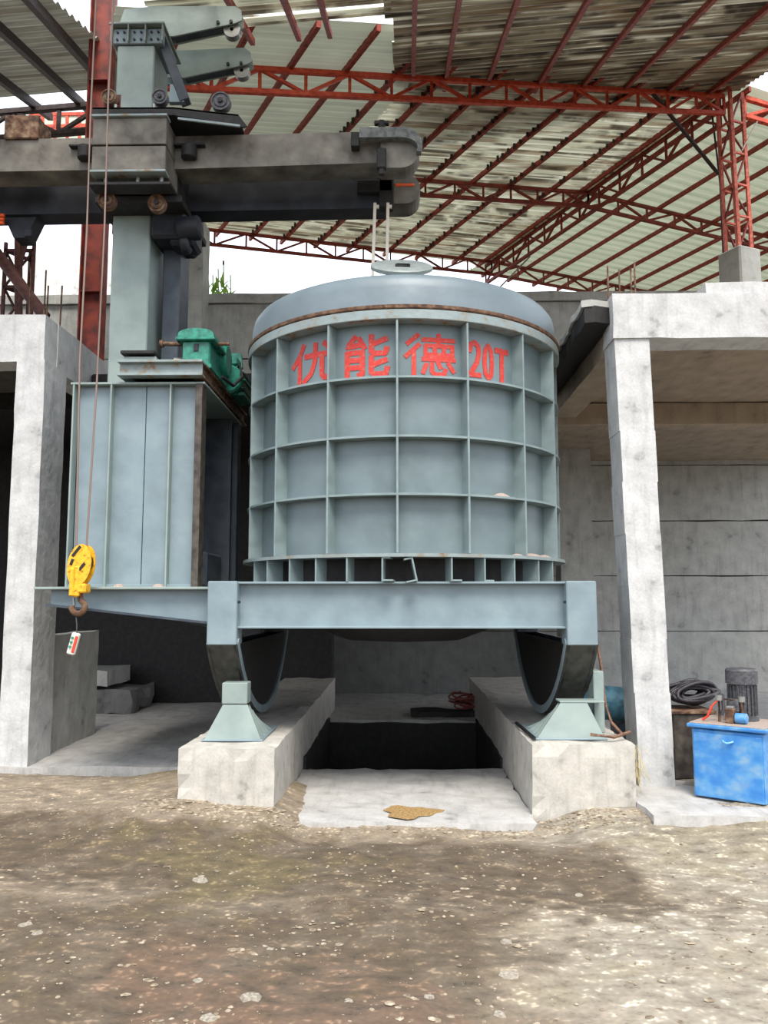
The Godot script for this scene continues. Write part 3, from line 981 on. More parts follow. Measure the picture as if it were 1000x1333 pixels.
func furnace() -> void:
	var f := thing("furnace", "round blue-grey ribbed steel furnace with red painted lettering", "furnace", FC + Vector3(0, 1.76, 0))
	var RO := 1.5
	var RS := 1.385
	var st := ns()
	lathe(st, FC, [Vector2(0, 1.96), Vector2(RS, 1.96), Vector2(RS, 3.93), Vector2(0, 3.93)], 96)
	var shell := obj("shell", st, M.shell, f)
	# lettering
	var glyphs := [
		[-44.0, -25.2, 3.46, 3.80, 0.125, [[0.30, 0.97, 0.2, 0.72, 0.02, 0.48], [0.2, 0.66, 0.2, 0.02], [0.36, 0.68, 0.97, 0.68], [0.6, 0.95, 0.58, 0.5, 0.5, 0.22, 0.32, 0.04], [0.75, 0.66, 0.75, 0.16, 0.81, 0.07, 0.93, 0.07, 0.96, 0.22], [0.8, 0.95, 0.92, 0.81]]],
		[-21.5, -4.8, 3.45, 3.80, 0.115, [[0.27, 0.97, 0.1, 0.74, 0.42, 0.78], [0.36, 0.92, 0.47, 0.70], [0.1, 0.58, 0.1, 0.02], [0.1, 0.59, 0.43, 0.59], [0.43, 0.58, 0.43, 0.06, 0.36, 0.04], [0.14, 0.41, 0.4, 0.41], [0.14, 0.23, 0.4, 0.23], [0.92, 0.89, 0.64, 0.77], [0.62, 0.97, 0.62, 0.60, 0.68, 0.545, 0.91, 0.545, 0.94, 0.66], [0.92, 0.38, 0.64, 0.27], [0.62, 0.46, 0.62, 0.1, 0.68, 0.045, 0.92, 0.045, 0.95, 0.18]]],
		[0.2, 17.9, 3.45, 3.80, 0.095, [[0.26, 0.97, 0.06, 0.77], [0.28, 0.74, 0.03, 0.46], [0.18, 0.54, 0.18, 0.0], [0.36, 0.865, 0.97, 0.865], [0.67, 0.98, 0.66, 0.73], [0.4, 0.72, 0.95, 0.72], [0.4, 0.5, 0.95, 0.5], [0.41, 0.72, 0.41, 0.5], [0.94, 0.72, 0.94, 0.5], [0.59, 0.7, 0.59, 0.52], [0.77, 0.7, 0.77, 0.52], [0.36, 0.395, 0.98, 0.395], [0.42, 0.27, 0.36, 0.07], [0.53, 0.29, 0.53, 0.1, 0.58, 0.035, 0.77, 0.035, 0.8, 0.15], [0.65, 0.33, 0.7, 0.2], [0.86, 0.3, 0.96, 0.12]]],
		[23.0, 27.6, 3.47, 3.77, 0.13, [[0.08, 0.74, 0.2, 0.92, 0.5, 0.98, 0.82, 0.9, 0.9, 0.7, 0.7, 0.42, 0.1, 0.06], [0.1, 0.06, 0.95, 0.06]]],
		[29.0, 33.0, 3.46, 3.765, 0.125, [[0.5, 0.96, 0.2, 0.84, 0.1, 0.5, 0.2, 0.16, 0.5, 0.04, 0.8, 0.16, 0.9, 0.5, 0.8, 0.84, 0.5, 0.96]]],
		[34.4, 39.8, 3.44, 3.755, 0.135, [[0.02, 0.92, 0.98, 0.92], [0.52, 0.9, 0.5, 0.02]]],
	]
	for g in glyphs:
		st = ns()
		for s in g[5]: ribbon(st, v2(s), g[4] * 1.12, deg_to_rad(g[0]), deg_to_rad(g[1]), g[2], g[3], RS)
		var o := obj("painted_character", st, M.red_paint, shell)
		o.set_meta("label", "bold red painted character on the furnace shell")
	# ring stiffeners
	for y in [3.41, 2.925, 2.455]:
		st = ns()
		lathe(st, FC, [Vector2(RS - 0.01, y - 0.009), Vector2(RO, y - 0.009), Vector2(RO, y + 0.009), Vector2(RS - 0.01, y + 0.009)], 96)
		obj("ring_stiffener", st, M.rib, f)
	st = ns()
	lathe(st, FC, [Vector2(1.0, 1.955), Vector2(RO + 0.03, 1.955), Vector2(RO + 0.03, 1.982), Vector2(RS - 0.01, 1.982)], 96)
	obj("base_ring", st, M.flange, f, "rust-stained bottom ring")
	st = ns()
	lathe(st, FC, [Vector2(RS - 0.01, 3.885), Vector2(RO + 0.01, 3.885), Vector2(RO + 0.015, 3.89), Vector2(RO + 0.015, 3.965), Vector2(RO - 0.1, 3.97), Vector2(1.0, 3.97)], 96)
	obj("top_flange", st, M.flange, f, "rust-stained top flange")
	# vertical ribs
	for k in 16:
		var th := deg_to_rad(-2.1 + 22.5 * k)
		var bs := Basis(Vector3.UP, th)
		st = ns()
		bx(st, shell_point((RS + RO) * 0.5, th, 2.935), Vector3(0.018, 1.9, RO - RS + 0.01), 0.003, bs)
		obj("rib", st, M.rib, f)
	# short legs between the base ring and the frame: channels, a few bent
	for px in [-204.0, -181.0, -147.0, -111.0, -71.0, -27.0, 12.0, 58.0, 100.0, 140.0, 176.0, 200.0]:
		var th := asin(clampf(px / 1080.0 * 6.75 / 1.47, -0.97, 0.97))
		var bs := Basis(Vector3.UP, th)
		var p := shell_point(1.44, th, 1.86)
		st = ns()
		if px == 12.0:
			bs = bs * Basis(Vector3.BACK, deg_to_rad(12))
		bx(st, p, Vector3(0.014, 0.2, 0.16), 0.003, bs)
		if absf(px) < 110.0 and px > -40.0:
			var sd := -1.0 if px == 12.0 else 1.0
			bx(st, p + bs * Vector3(sd * 0.04, -0.09, 0), Vector3(0.09, 0.014, 0.16), 0.003, bs)
			if px == -27.0 or px == 12.0:
				bx(st, p + bs * Vector3(sd * 0.03, 0.088, 0), Vector3(0.07, 0.014, 0.16), 0.003, bs)
		obj("support_leg", st, M.rib, f)
	# underside core, coloured black for the shade between the legs
	st = ns()
	lathe(st, FC, [Vector2(0, 1.765), Vector2(1.28, 1.765), Vector2(1.28, 1.96), Vector2(0, 1.96)], 64)
	obj("bottom_plate", st, M.black, f, "bottom plate coloured black for shade")
	# spilt lining sand on the rings
	for q in [[34.0, 2.464, 0.10, 0.035], [48.5, 1.982, 0.16, 0.03], [58.0, 1.982, 0.12, 0.028], [41.0, 1.982, 0.08, 0.02]]:
		st = ns()
		var c := shell_point(1.44, deg_to_rad(q[0]), q[1])
		var pr := []
		for k in 6: pr.append(Vector2(q[2] * (1.0 - k / 5.0), q[3] * sin(k / 5.0 * PI * 0.5)))
		lathe(st, c, pr, 14, true, 0, TAU, Basis(Vector3.UP, deg_to_rad(q[0])).scaled_local(Vector3(1.0, 1.0, 0.55)))
		obj("sand_heap", st, M.sand, f, "small pale heap of spilt sand")

	# lid
	var l := thing("furnace_cover", "flat-topped round blue-grey lid resting on the furnace", "lid", FC + Vector3(0, 3.985, 0))
	st = ns()
	lathe(st, FC, [Vector2(1.2, 3.972), Vector2(1.515, 3.972), Vector2(1.52, 3.98), Vector2(1.52, 4.005), Vector2(1.49, 4.01)], 96)
	obj("rim", st, M.rusty, l, "dark rusty rim")
	st = ns()
	var pf := [Vector2(1.485, 4.0), Vector2(1.478, 4.17), Vector2(1.463, 4.24), Vector2(1.43, 4.285), Vector2(1.37, 4.315), Vector2(1.1, 4.38), Vector2(0.86, 4.435), Vector2(0.84, 4.46), Vector2(0.62, 4.55), Vector2(0.40, 4.62), Vector2(0.0, 4.64)]
	lathe(st, FC, pf, 96, true)
	obj("dome", st, M.lid, l)
	st = ns()
	lathe(st, FC, [Vector2(0.84, 4.42), Vector2(0.875, 4.42), Vector2(0.875, 4.445), Vector2(0.84, 4.455)], 64)
	obj("seam_ring", st, M.paint_dark, l)
	# the round cover that closes the middle, tipped towards the front
	var hc := at(523, 345, 7.4)
	var bs := Basis(Vector3.RIGHT, deg_to_rad(33)) * Basis(Vector3.BACK, deg_to_rad(-2))
	st = ns()
	lathe(st, hc - bs.y * 0.05, [Vector2(0, 0), Vector2(0.26, 0), Vector2(0.287, 0.012), Vector2(0.29, 0.04), Vector2(0.275, 0.05), Vector2(0, 0.056)], 48, false, 0, TAU, bs)
	var hatch := obj("charging_cover", st, M.cover, l, "round pale cover on top of the lid")
	st = ns()
	var hp := []
	for q in [[-0.07, 0.0], [-0.07, 0.03], [-0.055, 0.045], [0.055, 0.045], [0.07, 0.03], [0.07, 0.0]]:
		hp.append(hc + bs * Vector3(q[0] * 0.9 + 0.01, 0.012, 0.10 - q[1] * 1.9))
	hp.append(hp[0])
	tube(st, hp, 0.008, 6, false)
	obj("handle", st, M.bolt, hatch)
	st = ns()
	cyl(st, FC + Vector3(0, 4.5, 0.4), hc - bs.y * 0.03, 0.09, 16)
	obj("cover_stand", st, M.paint_dark, l)

# ================================================================ tilting frame on its rockers
func tilting_frame() -> void:
	var t := thing("tilting_frame", "blue-grey steel tilting frame carrying the furnace on curved rockers", "steel frame", Vector3(0.02, 0.55, -8.0))
	var st := ns()
	ibeam(st, Vector3(-1.3, 1.577, -6.69), Vector3(1.32, 1.577, -6.69), 0.37, 0.18, 0.018)
	obj("front_beam", st, M.paint, t)
	st = ns()
	ibeam(st, Vector3(-1.3, 1.577, -9.45), Vector3(1.32, 1.577, -9.45), 0.37, 0.18, 0.018)
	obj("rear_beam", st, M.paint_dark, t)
	st = ns()
	bx2(st, Vector3(-1.3, 1.735, -6.75), Vector3(1.32, 1.757, -9.4))
	obj("deck_plate", st, M.paint_dark, t)
	# bowl under the deck, black for the shade below the furnace
	st = ns()
	lathe(st, FC, [Vector2(0.0, 1.22), Vector2(0.55, 1.25), Vector2(0.95, 1.4), Vector2(1.15, 1.6), Vector2(1.2, 1.74)], 48, true)
	obj("bottom_bowl", st, M.black, t, "dished bowl coloured black for the shade under the deck")
	for s in [-1.0, 1.0]:
		var xm := -1.397 if s < 0 else 1.425
		st = ns()
		bx(st, Vector3(xm, 1.515, -6.67), Vector3(0.235, 0.50, 0.24), 0.008)
		obj("end_post", st, M.paint, t)
		st = ns()
		bx(st, Vector3(xm, 1.515, -9.45), Vector3(0.235, 0.50, 0.24), 0.008)
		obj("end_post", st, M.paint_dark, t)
		# longitudinal side girder
		st = ns()
		ibeam(st, Vector3(xm, 1.59, -6.78), Vector3(xm, 1.59, -9.35), 0.34, 0.2, 0.018)
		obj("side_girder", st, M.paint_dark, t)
		# rocker: two web plates and a curved track under them
		var cy := 2.5
		var rr := 1.93
		var outl := []
		var a0 := acos(1.23 / rr)
		for k in 25:
			var an := lerpf(-a0, a0, k / 24.0)
			outl.append(Vector2(sin(an) * rr * 1.0, cy - cos(an) * rr))
		var poly := outl.duplicate()
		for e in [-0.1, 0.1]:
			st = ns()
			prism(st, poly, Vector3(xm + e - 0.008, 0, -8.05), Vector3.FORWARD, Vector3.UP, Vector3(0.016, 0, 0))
			obj("rocker_web", st, M.black if e * s < 0 else M.paint, t)  # inner web black, outer in paint: deep shade put into the colour
		st = ns()
		for k in 24:
			var p: Vector2 = outl[k]
			var q: Vector2 = outl[k + 1]
			var pin := (Vector2(0, cy) - p).normalized() * 0.022
			var qin := (Vector2(0, cy) - q).normalized() * 0.022
			var o := []
			for x in [xm - 0.125, xm + 0.125]:
				for e in [p, q, q + qin, p + pin]: o.append(Vector3(x, e.y, -8.05 - e.x))
			hexa(st, o)
		obj("rocker_track", st, M.track, t)  # track coloured dark for its shaded lower face
		var rim := []
		for k in 25: rim.append(outl[k])
		for k in 25:
			var e: Vector2 = outl[24 - k]
			rim.append(e + (Vector2(0, cy) - e).normalized() * 0.07)
		st = ns()
		prism(st, rim, Vector3(xm - s * 0.108, 0, -8.05), Vector3.FORWARD, Vector3.UP, Vector3(-s * 0.02, 0, 0))
		obj("rocker_rim", st, M.paint, t)
	# cantilever at left that carries the machine housing
	st = ns()
	prism(st, v2([-1.5, 1.44, -1.5, 1.70, -2.83, 1.70, -2.83, 1.585]), Vector3(0, 0, -6.72), Vector3.RIGHT, Vector3.UP, Vector3(0, 0, -0.02))
	obj("cantilever_web", st, M.paint, t)
	st = ns()
	bx2(st, Vector3(-2.93, 1.70, -6.62), Vector3(-1.5, 1.722, -9.2), 0.004)
	obj("platform_plate", st, M.paint_green, t)
	st = ns()
	hexa(st, [Vector3(-2.83, 1.57, -6.62), Vector3(-2.83, 1.585, -6.62), Vector3(-2.83, 1.585, -6.85), Vector3(-2.83, 1.57, -6.85), Vector3(-1.5, 1.425, -6.62), Vector3(-1.5, 1.44, -6.62), Vector3(-1.5, 1.44, -6.85), Vector3(-1.5, 1.425, -6.85)])
	obj("cantilever_flange", st, M.paint_dark, t)
	st = ns()
	prism(st, v2([-1.5, 1.2, -1.5, 1.70, -2.83, 1.70, -2.83, 1.5]), Vector3(0, 0, -9.0), Vector3.RIGHT, Vector3.UP, Vector3(0, 0, -0.02))
	obj("cantilever_web", st, M.paint_dark, t)
	# a few bolts
	st = ns()
	for p in [Vector3(-1.27, 1.60, -6.6), Vector3(1.3, 1.60, -6.6)]: cyl(st, p, p + Vector3(0, 0, 0.02), 0.012, 6)
	obj("bolt", st, M.bolt, t)

	# support stands on the foundation blocks
	for s in [-1.0, 1.0]:
		var lab := "pale grey steel stand on the left foundation block, with square neck" if s < 0 else "pale grey steel stand on the right foundation block, beside the concrete column"
		var yb := 0.53 if s < 0 else 0.548
		var xa := -1.515 if s < 0 else 1.06
		var xb := -1.075 if s < 0 else 1.575
		var ta := -1.385 if s < 0 else 1.25
		var tb := -1.19 if s < 0 else 1.46
		var z0 := -6.55
		var sd := thing("support_stand", lab, "support stand", Vector3((xa + xb) * 0.5, yb, -6.9))
		st = ns()
		bx2(st, Vector3(xa - 0.02, yb, z0 + 0.02), Vector3(xb + 0.02, yb + 0.015, z0 - 0.75), 0.004)
		obj("base_plate", st, M.paint, sd)
		st = ns()
		hexa(st, [Vector3(xa, yb + 0.015, z0), Vector3(xb, yb + 0.015, z0), Vector3(xb, yb + 0.015, z0 - 0.02), Vector3(xa, yb + 0.015, z0 - 0.02),
			Vector3(ta, yb + 0.27, z0 - 0.05), Vector3(tb, yb + 0.27, z0 - 0.05), Vector3(tb, yb + 0.27, z0 - 0.07), Vector3(ta, yb + 0.27, z0 - 0.07)])
		obj("front_plate", st, M.paint_green, sd)
		st = ns()
		hexa(st, [Vector3(xa + 0.1, yb + 0.015, z0 - 0.03), Vector3(xb - 0.1, yb + 0.015, z0 - 0.03), Vector3(xb - 0.1, yb + 0.015, z0 - 0.7), Vector3(xa + 0.1, yb + 0.015, z0 - 0.7),
			Vector3(ta, yb + 0.262, z0 - 0.07), Vector3(tb, yb + 0.262, z0 - 0.07), Vector3(tb, yb + 0.06, z0 - 0.65), Vector3(ta, yb + 0.06, z0 - 0.65)])
		obj("body", st, M.paint, sd)
		for k in 4:
			var zz := z0 - 0.12 - k * 0.14
			for e in [-1.0, 1.0]:
				st = ns()
				var hgt := 0.25 - 0.055 * k
				var x1 := xa if e < 0 else xb
				var x2 := ta if e < 0 else tb
				prism(st, [Vector2(x1, yb + 0.015), Vector2(x2, yb + 0.015), Vector2(x2, yb + 0.015 + hgt)], Vector3(0, 0, zz), Vector3.RIGHT, Vector3.UP, Vector3(0, 0, -0.014))
				obj("gusset", st, M.paint_green, sd)
		st = ns()
		if s < 0:
			bx2(st, Vector3(-1.395, yb + 0.275, -6.60), Vector3(-1.195, yb + 0.44, -6.76), 0.006)
			obj("neck", st, M.paint_green, sd)
		else:
			bx2(st, Vector3(1.556, yb + 0.015, -6.8), Vector3(1.64, yb + 0.5, -7.05), 0.006)
			bx2(st, Vector3(1.25, yb + 0.27, -6.62), Vector3(1.60, yb + 0.285, -6.8), 0.004)
			obj("neck", st, M.paint_green, sd)

# ================================================================ machine housing, drive, mast
func wheel(parent: Node, c: Vector3, r: float, w: float, axis: Vector3, m: Material) -> void:
	var b := aim(Vector3.ZERO, axis)
	var st := ns()
	lathe(st, c - axis * w * 0.5, [Vector2(r * 0.25, 0.0), Vector2(r * 0.62, 0.0), Vector2(r * 0.68, w * 0.14), Vector2(r * 0.82, w * 0.14), Vector2(r * 0.86, 0), Vector2(r, 0), Vector2(r, w * 0.22), Vector2(r * 0.88, w * 0.5), Vector2(r, w * 0.78), Vector2(r, w), Vector2(r * 0.86, w), Vector2(r * 0.82, w * 0.86), Vector2(r * 0.68, w * 0.86), Vector2(r * 0.62, w), Vector2(r * 0.25, w)], 28, false, 0, TAU, b)
	var o := obj("pulley_wheel", st, m, parent)
	st = ns()
	cyl(st, c - axis * w * 0.75, c + axis * w * 0.75, r * 0.26, 14)
	obj("axle", st, M.bolt, o)

func housing_and_mast() -> void:
	var h := thing("machine_housing", "tall blue-grey plate housing with upright stiffeners left of the furnace", "machine housing", Vector3(-2.29, 1.722, -7.9))
	var x0 := -2.865
	var x1 := -1.72
	var y0 := 1.722
	var y1 := 3.50
	var zf := -7.1
	var zb := -8.75
	# front panels with a seam between
	var xs := [x0 + 0.03, -2.524, -2.235, x1 - 0.02]
	for k in 3:
		var st := ns()
		bx2(st, Vector3(xs[k] + 0.003, y0, zf - 0.05), Vector3(xs[k + 1] - 0.003, y1, zf - 0.066), 0.003)
		obj("front_panel", st, M.paint, h)
	for x in [x0 + 0.01, -2.524, -2.0]:
		var st := ns()
		bx(st, Vector3(x, (y0 + y1) * 0.5, zf - 0.01), Vector3(0.016, y1 - y0, 0.085), 0.003)
		obj("stiffener", st, M.paint_green, h)
	# corner posts
	for p in [Vector3(x1 - 0.005, 0, zf - 0.03), Vector3(x0, 0, zb), Vector3(x1 - 0.005, 0, zb)]:
		var st := ns()
		bx(st, Vector3(p.x, (y0 + y1) * 0.5, p.z), Vector3(0.02, y1 - y0, 0.16), 0.003)
		bx(st, Vector3(p.x - 0.02 * signf(p.x + 2.3), (y0 + y1) * 0.5, p.z + 0.075), Vector3(0.06, y1 - y0, 0.012), 0.003)
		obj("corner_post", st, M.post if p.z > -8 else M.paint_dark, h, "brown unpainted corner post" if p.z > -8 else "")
	var sp := ns()
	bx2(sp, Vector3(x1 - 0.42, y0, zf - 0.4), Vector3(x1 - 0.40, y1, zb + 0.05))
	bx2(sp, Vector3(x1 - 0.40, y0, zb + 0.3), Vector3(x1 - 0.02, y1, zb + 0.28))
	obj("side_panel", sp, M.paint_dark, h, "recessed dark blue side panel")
	sp = ns()
	bx2(sp, Vector3(x1 - 0.36, y0 + 0.02, zf - 0.5), Vector3(x1 - 0.05, y0 + 0.34, zf - 1.15), 0.02)
	obj("inner_box", sp, M.paint_dark, h)
	sp = ns()
	bx2(sp, Vector3(x0, y0, zf - 0.07), Vector3(x0 + 0.016, y1, zb))
	obj("side_panel", sp, M.paint, h)
	sp = ns()
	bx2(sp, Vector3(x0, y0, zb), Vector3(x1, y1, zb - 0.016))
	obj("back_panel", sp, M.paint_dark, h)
	sp = ns()
	bx2(sp, Vector3(x0 - 0.02, y1, zf + 0.03), Vector3(x1 + 0.02, y1 + 0.02, zb - 0.03), 0.003)
	obj("top_plate", sp, M.paint_green, h)
	sp = ns()
	bx2(sp, Vector3(x0, y0, zf + 0.01), Vector3(x1, y0 + 0.03, zf - 0.05), 0.003)
	obj("bottom_angle", sp, M.paint, h)
	# dirt lumps left on the platform
	for q in [[155.0, 759.0], [206.0, 762.0]]:
		var lump := ns()
		var c := at(q[0], q[1], 6.95)
		c.y = 1.7225
		lathe(lump, c, [Vector2(0.05, 0), Vector2(0.04, 0.02), Vector2(0.015, 0.03), Vector2(0, 0.032)], 9, true)
		tag(obj("mortar_lump", lump, M.sand), "small grey mortar lump on the platform edge before the housing" if q[0] < 180 else "tiny crumb of mortar on the platform near the housing's corner post", "mortar lump")

	# drive base: channel frame on the housing
	var d := thing("drive_platform", "rust-spotted grey channel frame carrying the green gear reducer", "steel frame", Vector3(-2.08, 3.52, -7.9))
	var bt := 3.555
	var tp := 3.695
	var dx0 := -2.44
	var dx1 := -1.715
	var st := ns()
	bx2(st, Vector3(dx0 - 0.01, tp - 0.022, -6.98), Vector3(dx1 + 0.01, tp, -7.1), 0.003)
	bx2(st, Vector3(dx0 - 0.01, bt, -6.98), Vector3(dx1 + 0.01, bt + 0.02, -7.1), 0.003)
	bx2(st, Vector3(dx0, bt + 0.02, -7.03), Vector3(dx1, tp - 0.02, -7.045))
	obj("front_channel", st, M.flange, d)
	st = ns()
	bx2(st, Vector3(dx1 + 0.01, tp - 0.022, -7.1), Vector3(dx1 - 0.1, tp, -9.1), 0.003)
	bx2(st, Vector3(dx1 + 0.01, bt, -7.1), Vector3(dx1 - 0.1, bt + 0.02, -9.1), 0.003)
	bx2(st, Vector3(dx1 - 0.02, bt + 0.02, -7.05), Vector3(dx1 - 0.035, tp - 0.02, -9.1))
	obj("side_channel", st, M.rusty, d)
	st = ns()
	bx2(st, Vector3(dx0 - 0.01, bt, -7.1), Vector3(dx0 + 0.1, tp, -9.1), 0.004)
	obj("side_channel", st, M.paint_dark, d)
	st = ns()
	bx2(st, Vector3(dx0 + 0.05, tp - 0.03, -7.08), Vector3(dx1 - 0.06, tp - 0.01, -9.1))
	obj("base_plate", st, M.paint_dark, d)
	st = ns()
	bx2(st, Vector3(-2.30, y1 + 0.02, -7.3), Vector3(-1.85, bt, -9.0))
	obj("packer", st, M.paint_dark, d)
	st = ns()
	bx2(st, Vector3(-2.44, tp, -7.12), Vector3(-2.15, tp + 0.07, -7.3), 0.005)
	bx2(st, Vector3(-2.15, tp, -7.12), Vector3(-2.11, tp + 0.04, -7.25), 0.003)
	obj("packer", st, M.paint_green, d)
	st = ns()
	bx2(st, Vector3(-2.46, tp + 0.085, -7.08), Vector3(-2.16, tp + 0.115, -7.3), 0.004)
	obj("guide_angle", st, M.black, d)

	# gear reducer
	var gz := -7.45
	var gx := -1.84
	var g := thing("gear_reducer", "bright green cast gear reducer with a rust-brown output shaft", "gear reducer", Vector3(gx, tp, gz))
	st = ns()
	bx(st, Vector3(gx, tp + 0.14, gz - 0.15), Vector3(0.25, 0.25, 0.62), 0.012)
	obj("casing", st, M.green, g)
	st = ns()
	bx(st, Vector3(gx, tp + 0.275, gz - 0.15), Vector3(0.36, 0.03, 0.72), 0.008)
	obj("flange", st, M.green, g)
	st = ns()
	var cap := []
	for k in 13:
		var an := PI * k / 12.0
		cap.append(Vector2(-cos(an) * 0.165, pow(sin(an), 0.55) * 0.085))
	prism(st, cap, Vector3(gx, tp + 0.29, gz + 0.19), Vector3.RIGHT, Vector3.UP, Vector3(0, 0, -0.66))
	obj("cover", st, M.green, g)
	st = ns()
	bx(st, Vector3(gx, tp + 0.02, gz - 0.15), Vector3(0.3, 0.04, 0.7), 0.006)
	obj("foot", st, M.green, g)
	st = ns()
	for k in 4:
		for e in [-0.16, 0.16]:
			cyl(st, Vector3(gx + e, tp + 0.245, gz + 0.16 - k * 0.2), Vector3(gx + e, tp + 0.305, gz + 0.16 - k * 0.2), 0.011, 6)
	obj("bolt", st, M.bolt, g)
	st = ns()
	cyl(st, Vector3(gx - 0.16, tp + 0.265, gz + 0.06), Vector3(gx - 0.34, tp + 0.27, gz + 0.06), 0.02, 10)
	cyl(st, Vector3(gx - 0.33, tp + 0.27, gz + 0.06), Vector3(gx - 0.36, tp + 0.27, gz + 0.06), 0.036, 12)
	obj("shaft", st, M.rusty, g, "rust-brown shaft stub")
	st = ns()
	cyl(st, Vector3(gx + 0.16, tp + 0.265, gz + 0.06), Vector3(gx + 0.28, tp + 0.265, gz + 0.06), 0.016, 10)
	obj("shaft", st, M.rusty, g, "rust-brown shaft stub")
	st = ns()
	bx(st, Vector3(gx - 0.0, tp + 0.2, gz + 0.165), Vector3(0.045, 0.07, 0.01), 0.003)
	obj("sight_glass", st, M.bolt, g)
	st = ns()
	cyl(st, Vector3(gx - 0.125, tp + 0.10, gz + 0.02), Vector3(gx - 0.23, tp + 0.10, gz + 0.02), 0.05, 14)
	obj("bearing_cap", st, M.steel, g)
	# rounded gear hump at the back of the casing
	st = ns()
	cyl(st, Vector3(gx - 0.1, tp + 0.24, gz - 0.42), Vector3(gx + 0.18, tp + 0.24, gz - 0.42), 0.17, 24, 0.02)
	obj("gear_hump", st, M.green, g)
	# second unit
	var ez := -8.45
	var ex := -1.73
	var e2 := thing("drive_motor", "smaller green drive motor with terminal box behind the gear reducer", "motor", Vector3(ex, tp, ez))
	st = ns()
	cyl(st, Vector3(ex, tp + 0.15, ez + 0.3), Vector3(ex, tp + 0.15, ez - 0.3), 0.15, 24, 0.02)
	obj("body", st, M.green, e2)
	for k in 12:
		var an := TAU * k / 12.0
		st = ns()
		bx(st, Vector3(ex + sin(an) * 0.155, tp + 0.15 + cos(an) * 0.155, ez), Vector3(0.01, 0.03, 0.5), 0.0, Basis(Vector3.BACK, -an))
		obj("cooling_fin", st, M.green, e2)
	st = ns()
	bx(st, Vector3(ex, tp + 0.345, ez + 0.16), Vector3(0.18, 0.08, 0.2), 0.012)
	obj("terminal_box", st, M.green, e2)
	st = ns()
	prism(st, v2([-0.08, 0, 0.08, 0, 0.06, 0.16, -0.06, 0.16]), Vector3(ex, tp + 0.36, ez - 0.05), Vector3.RIGHT, Vector3.UP, Vector3(0, 0, -0.06))
	obj("lifting_lug", st, M.green, e2)
	st = ns()
	bx(st, Vector3(ex, tp + 0.02, ez), Vector3(0.3, 0.04, 0.4), 0.006)
	obj("foot", st, M.green, e2)
	st = ns()
	tube(st, [Vector3(ex + 0.1, tp + 0.3, ez + 0.2), Vector3(ex + 0.16, tp + 0.15, ez + 0.35), Vector3(ex + 0.1, tp + 0.02, ez + 0.5), Vector3(ex + 0.05, tp + 0.03, ez + 0.8)], 0.016, 8)
	obj("cable", st, M.rubber, e2)

	# mast
	var m := thing("electrode_mast", "tall square grey mast with pulley arms on top", "mast", Vector3(-2.67, y1 + 0.02, -8.2))
	st = ns()
	bx2(st, Vector3(-2.865, y1 + 0.02, -7.9), Vector3(-2.485, 5.62, -8.4), 0.012)
	obj("outer_post", st, M.paint_green, m)
	st = ns()
	bx2(st, Vector3(-2.42, 3.70, -8.15), Vector3(-2.24, 5.62, -8.5), 0.01)
	obj("guide_post", st, M.paint_dark, m)
	st = ns()
	bx2(st, Vector3(-2.85, 5.5, -7.80), Vector3(-2.47, 7.21, -8.3), 0.012)
	obj("inner_post", st, M.paint_green, m)
	# clamp box around the front arm: two halves, a seam, pale edge strips
	for q in [[5.80, 6.06], [5.53, 5.785]]:
		st = ns()
		bx2(st, Vector3(-2.83, q[0], -7.2), Vector3(-2.145, q[1], -7.62), 0.006)
		obj("clamp_box", st, M.arm, m, "brownish steel clamp box half")
	for q in [6.062, 5.52]:
		st = ns()
		bx2(st, Vector3(-2.84, q, -7.17), Vector3(-2.135, q + 0.022, -7.3), 0.003)
		obj("edge_strip", st, M.flange, m)
	st = ns()
	for x in [-2.72, -2.42, -2.2]:
		cyl(st, Vector3(x, 5.43, -7.28), Vector3(x, 5.52, -7.28), 0.02, 8)
	obj("tie_bolt", st, M.steel, m)
	st = ns()
	bx2(st, Vector3(-2.86, 5.42, -7.22), Vector3(-2.1, 5.45, -7.4), 0.004)
	obj("lower_plate", st, M.black, m)
	st = ns()
	bx2(st, Vector3(-2.95, 5.5, -7.66), Vector3(-2.15, 6.06, -8.65), 0.01)
	bx2(st, Vector3(-2.95, 5.45, -7.62), Vector3(-2.1, 5.52, -8.65), 0.006)
	obj("inner_frame", st, M.black, m)
	# round rollers under the clamp
	for q in [[140.0, 262.0], [205.0, 266.0]]:
		wheel(m, at(q[0], q[1], 7.45), 0.085, 0.07, Vector3.BACK, M.rusty)
	# dark bracket and hoses right of the post under the arm
	st = ns()
	bx2(st, Vector3(-2.47, 5.2, -7.85), Vector3(-2.12, 5.50, -8.4), 0.03)
	bx2(st, Vector3(-2.3, 5.15, -7.9), Vector3(-2.03, 5.42, -8.2), 0.03)
	obj("bracket", st, M.arm_blue, m)
	st = ns()
	cyl(st, at(232, 300, 7.9), at(262, 296, 7.9), 0.12, 18, 0.02)
	cyl(st, at(236, 318, 7.95), at(248, 317, 7.95), 0.10, 18, 0.02)
	obj("roller", st, M.arm_blue, m)
	# top platform: dark tray with a long nose dipping to the right
	var tz := -7.25
	st = ns()
	prism(st, v2([-2.86, 6.12, -2.1, 6.115, -1.75, 6.05, -1.435, 5.985, -1.41, 6.0, -1.49, 6.11, -2.1, 6.19, -2.86, 6.196]), Vector3(0, 0, tz), Vector3.RIGHT, Vector3.UP, Vector3(0, 0, -0.02))
	obj("tray_front", st, M.black, m)
	st = ns()
	hexa(st, [Vector3(-2.86, 6.18, tz), Vector3(-2.1, 6.175, tz), Vector3(-2.1, 6.175, -7.75), Vector3(-2.86, 6.18, -7.75), Vector3(-2.86, 6.197, tz), Vector3(-2.1, 6.192, tz), Vector3(-2.1, 6.192, -7.75), Vector3(-2.86, 6.197, -7.75)])
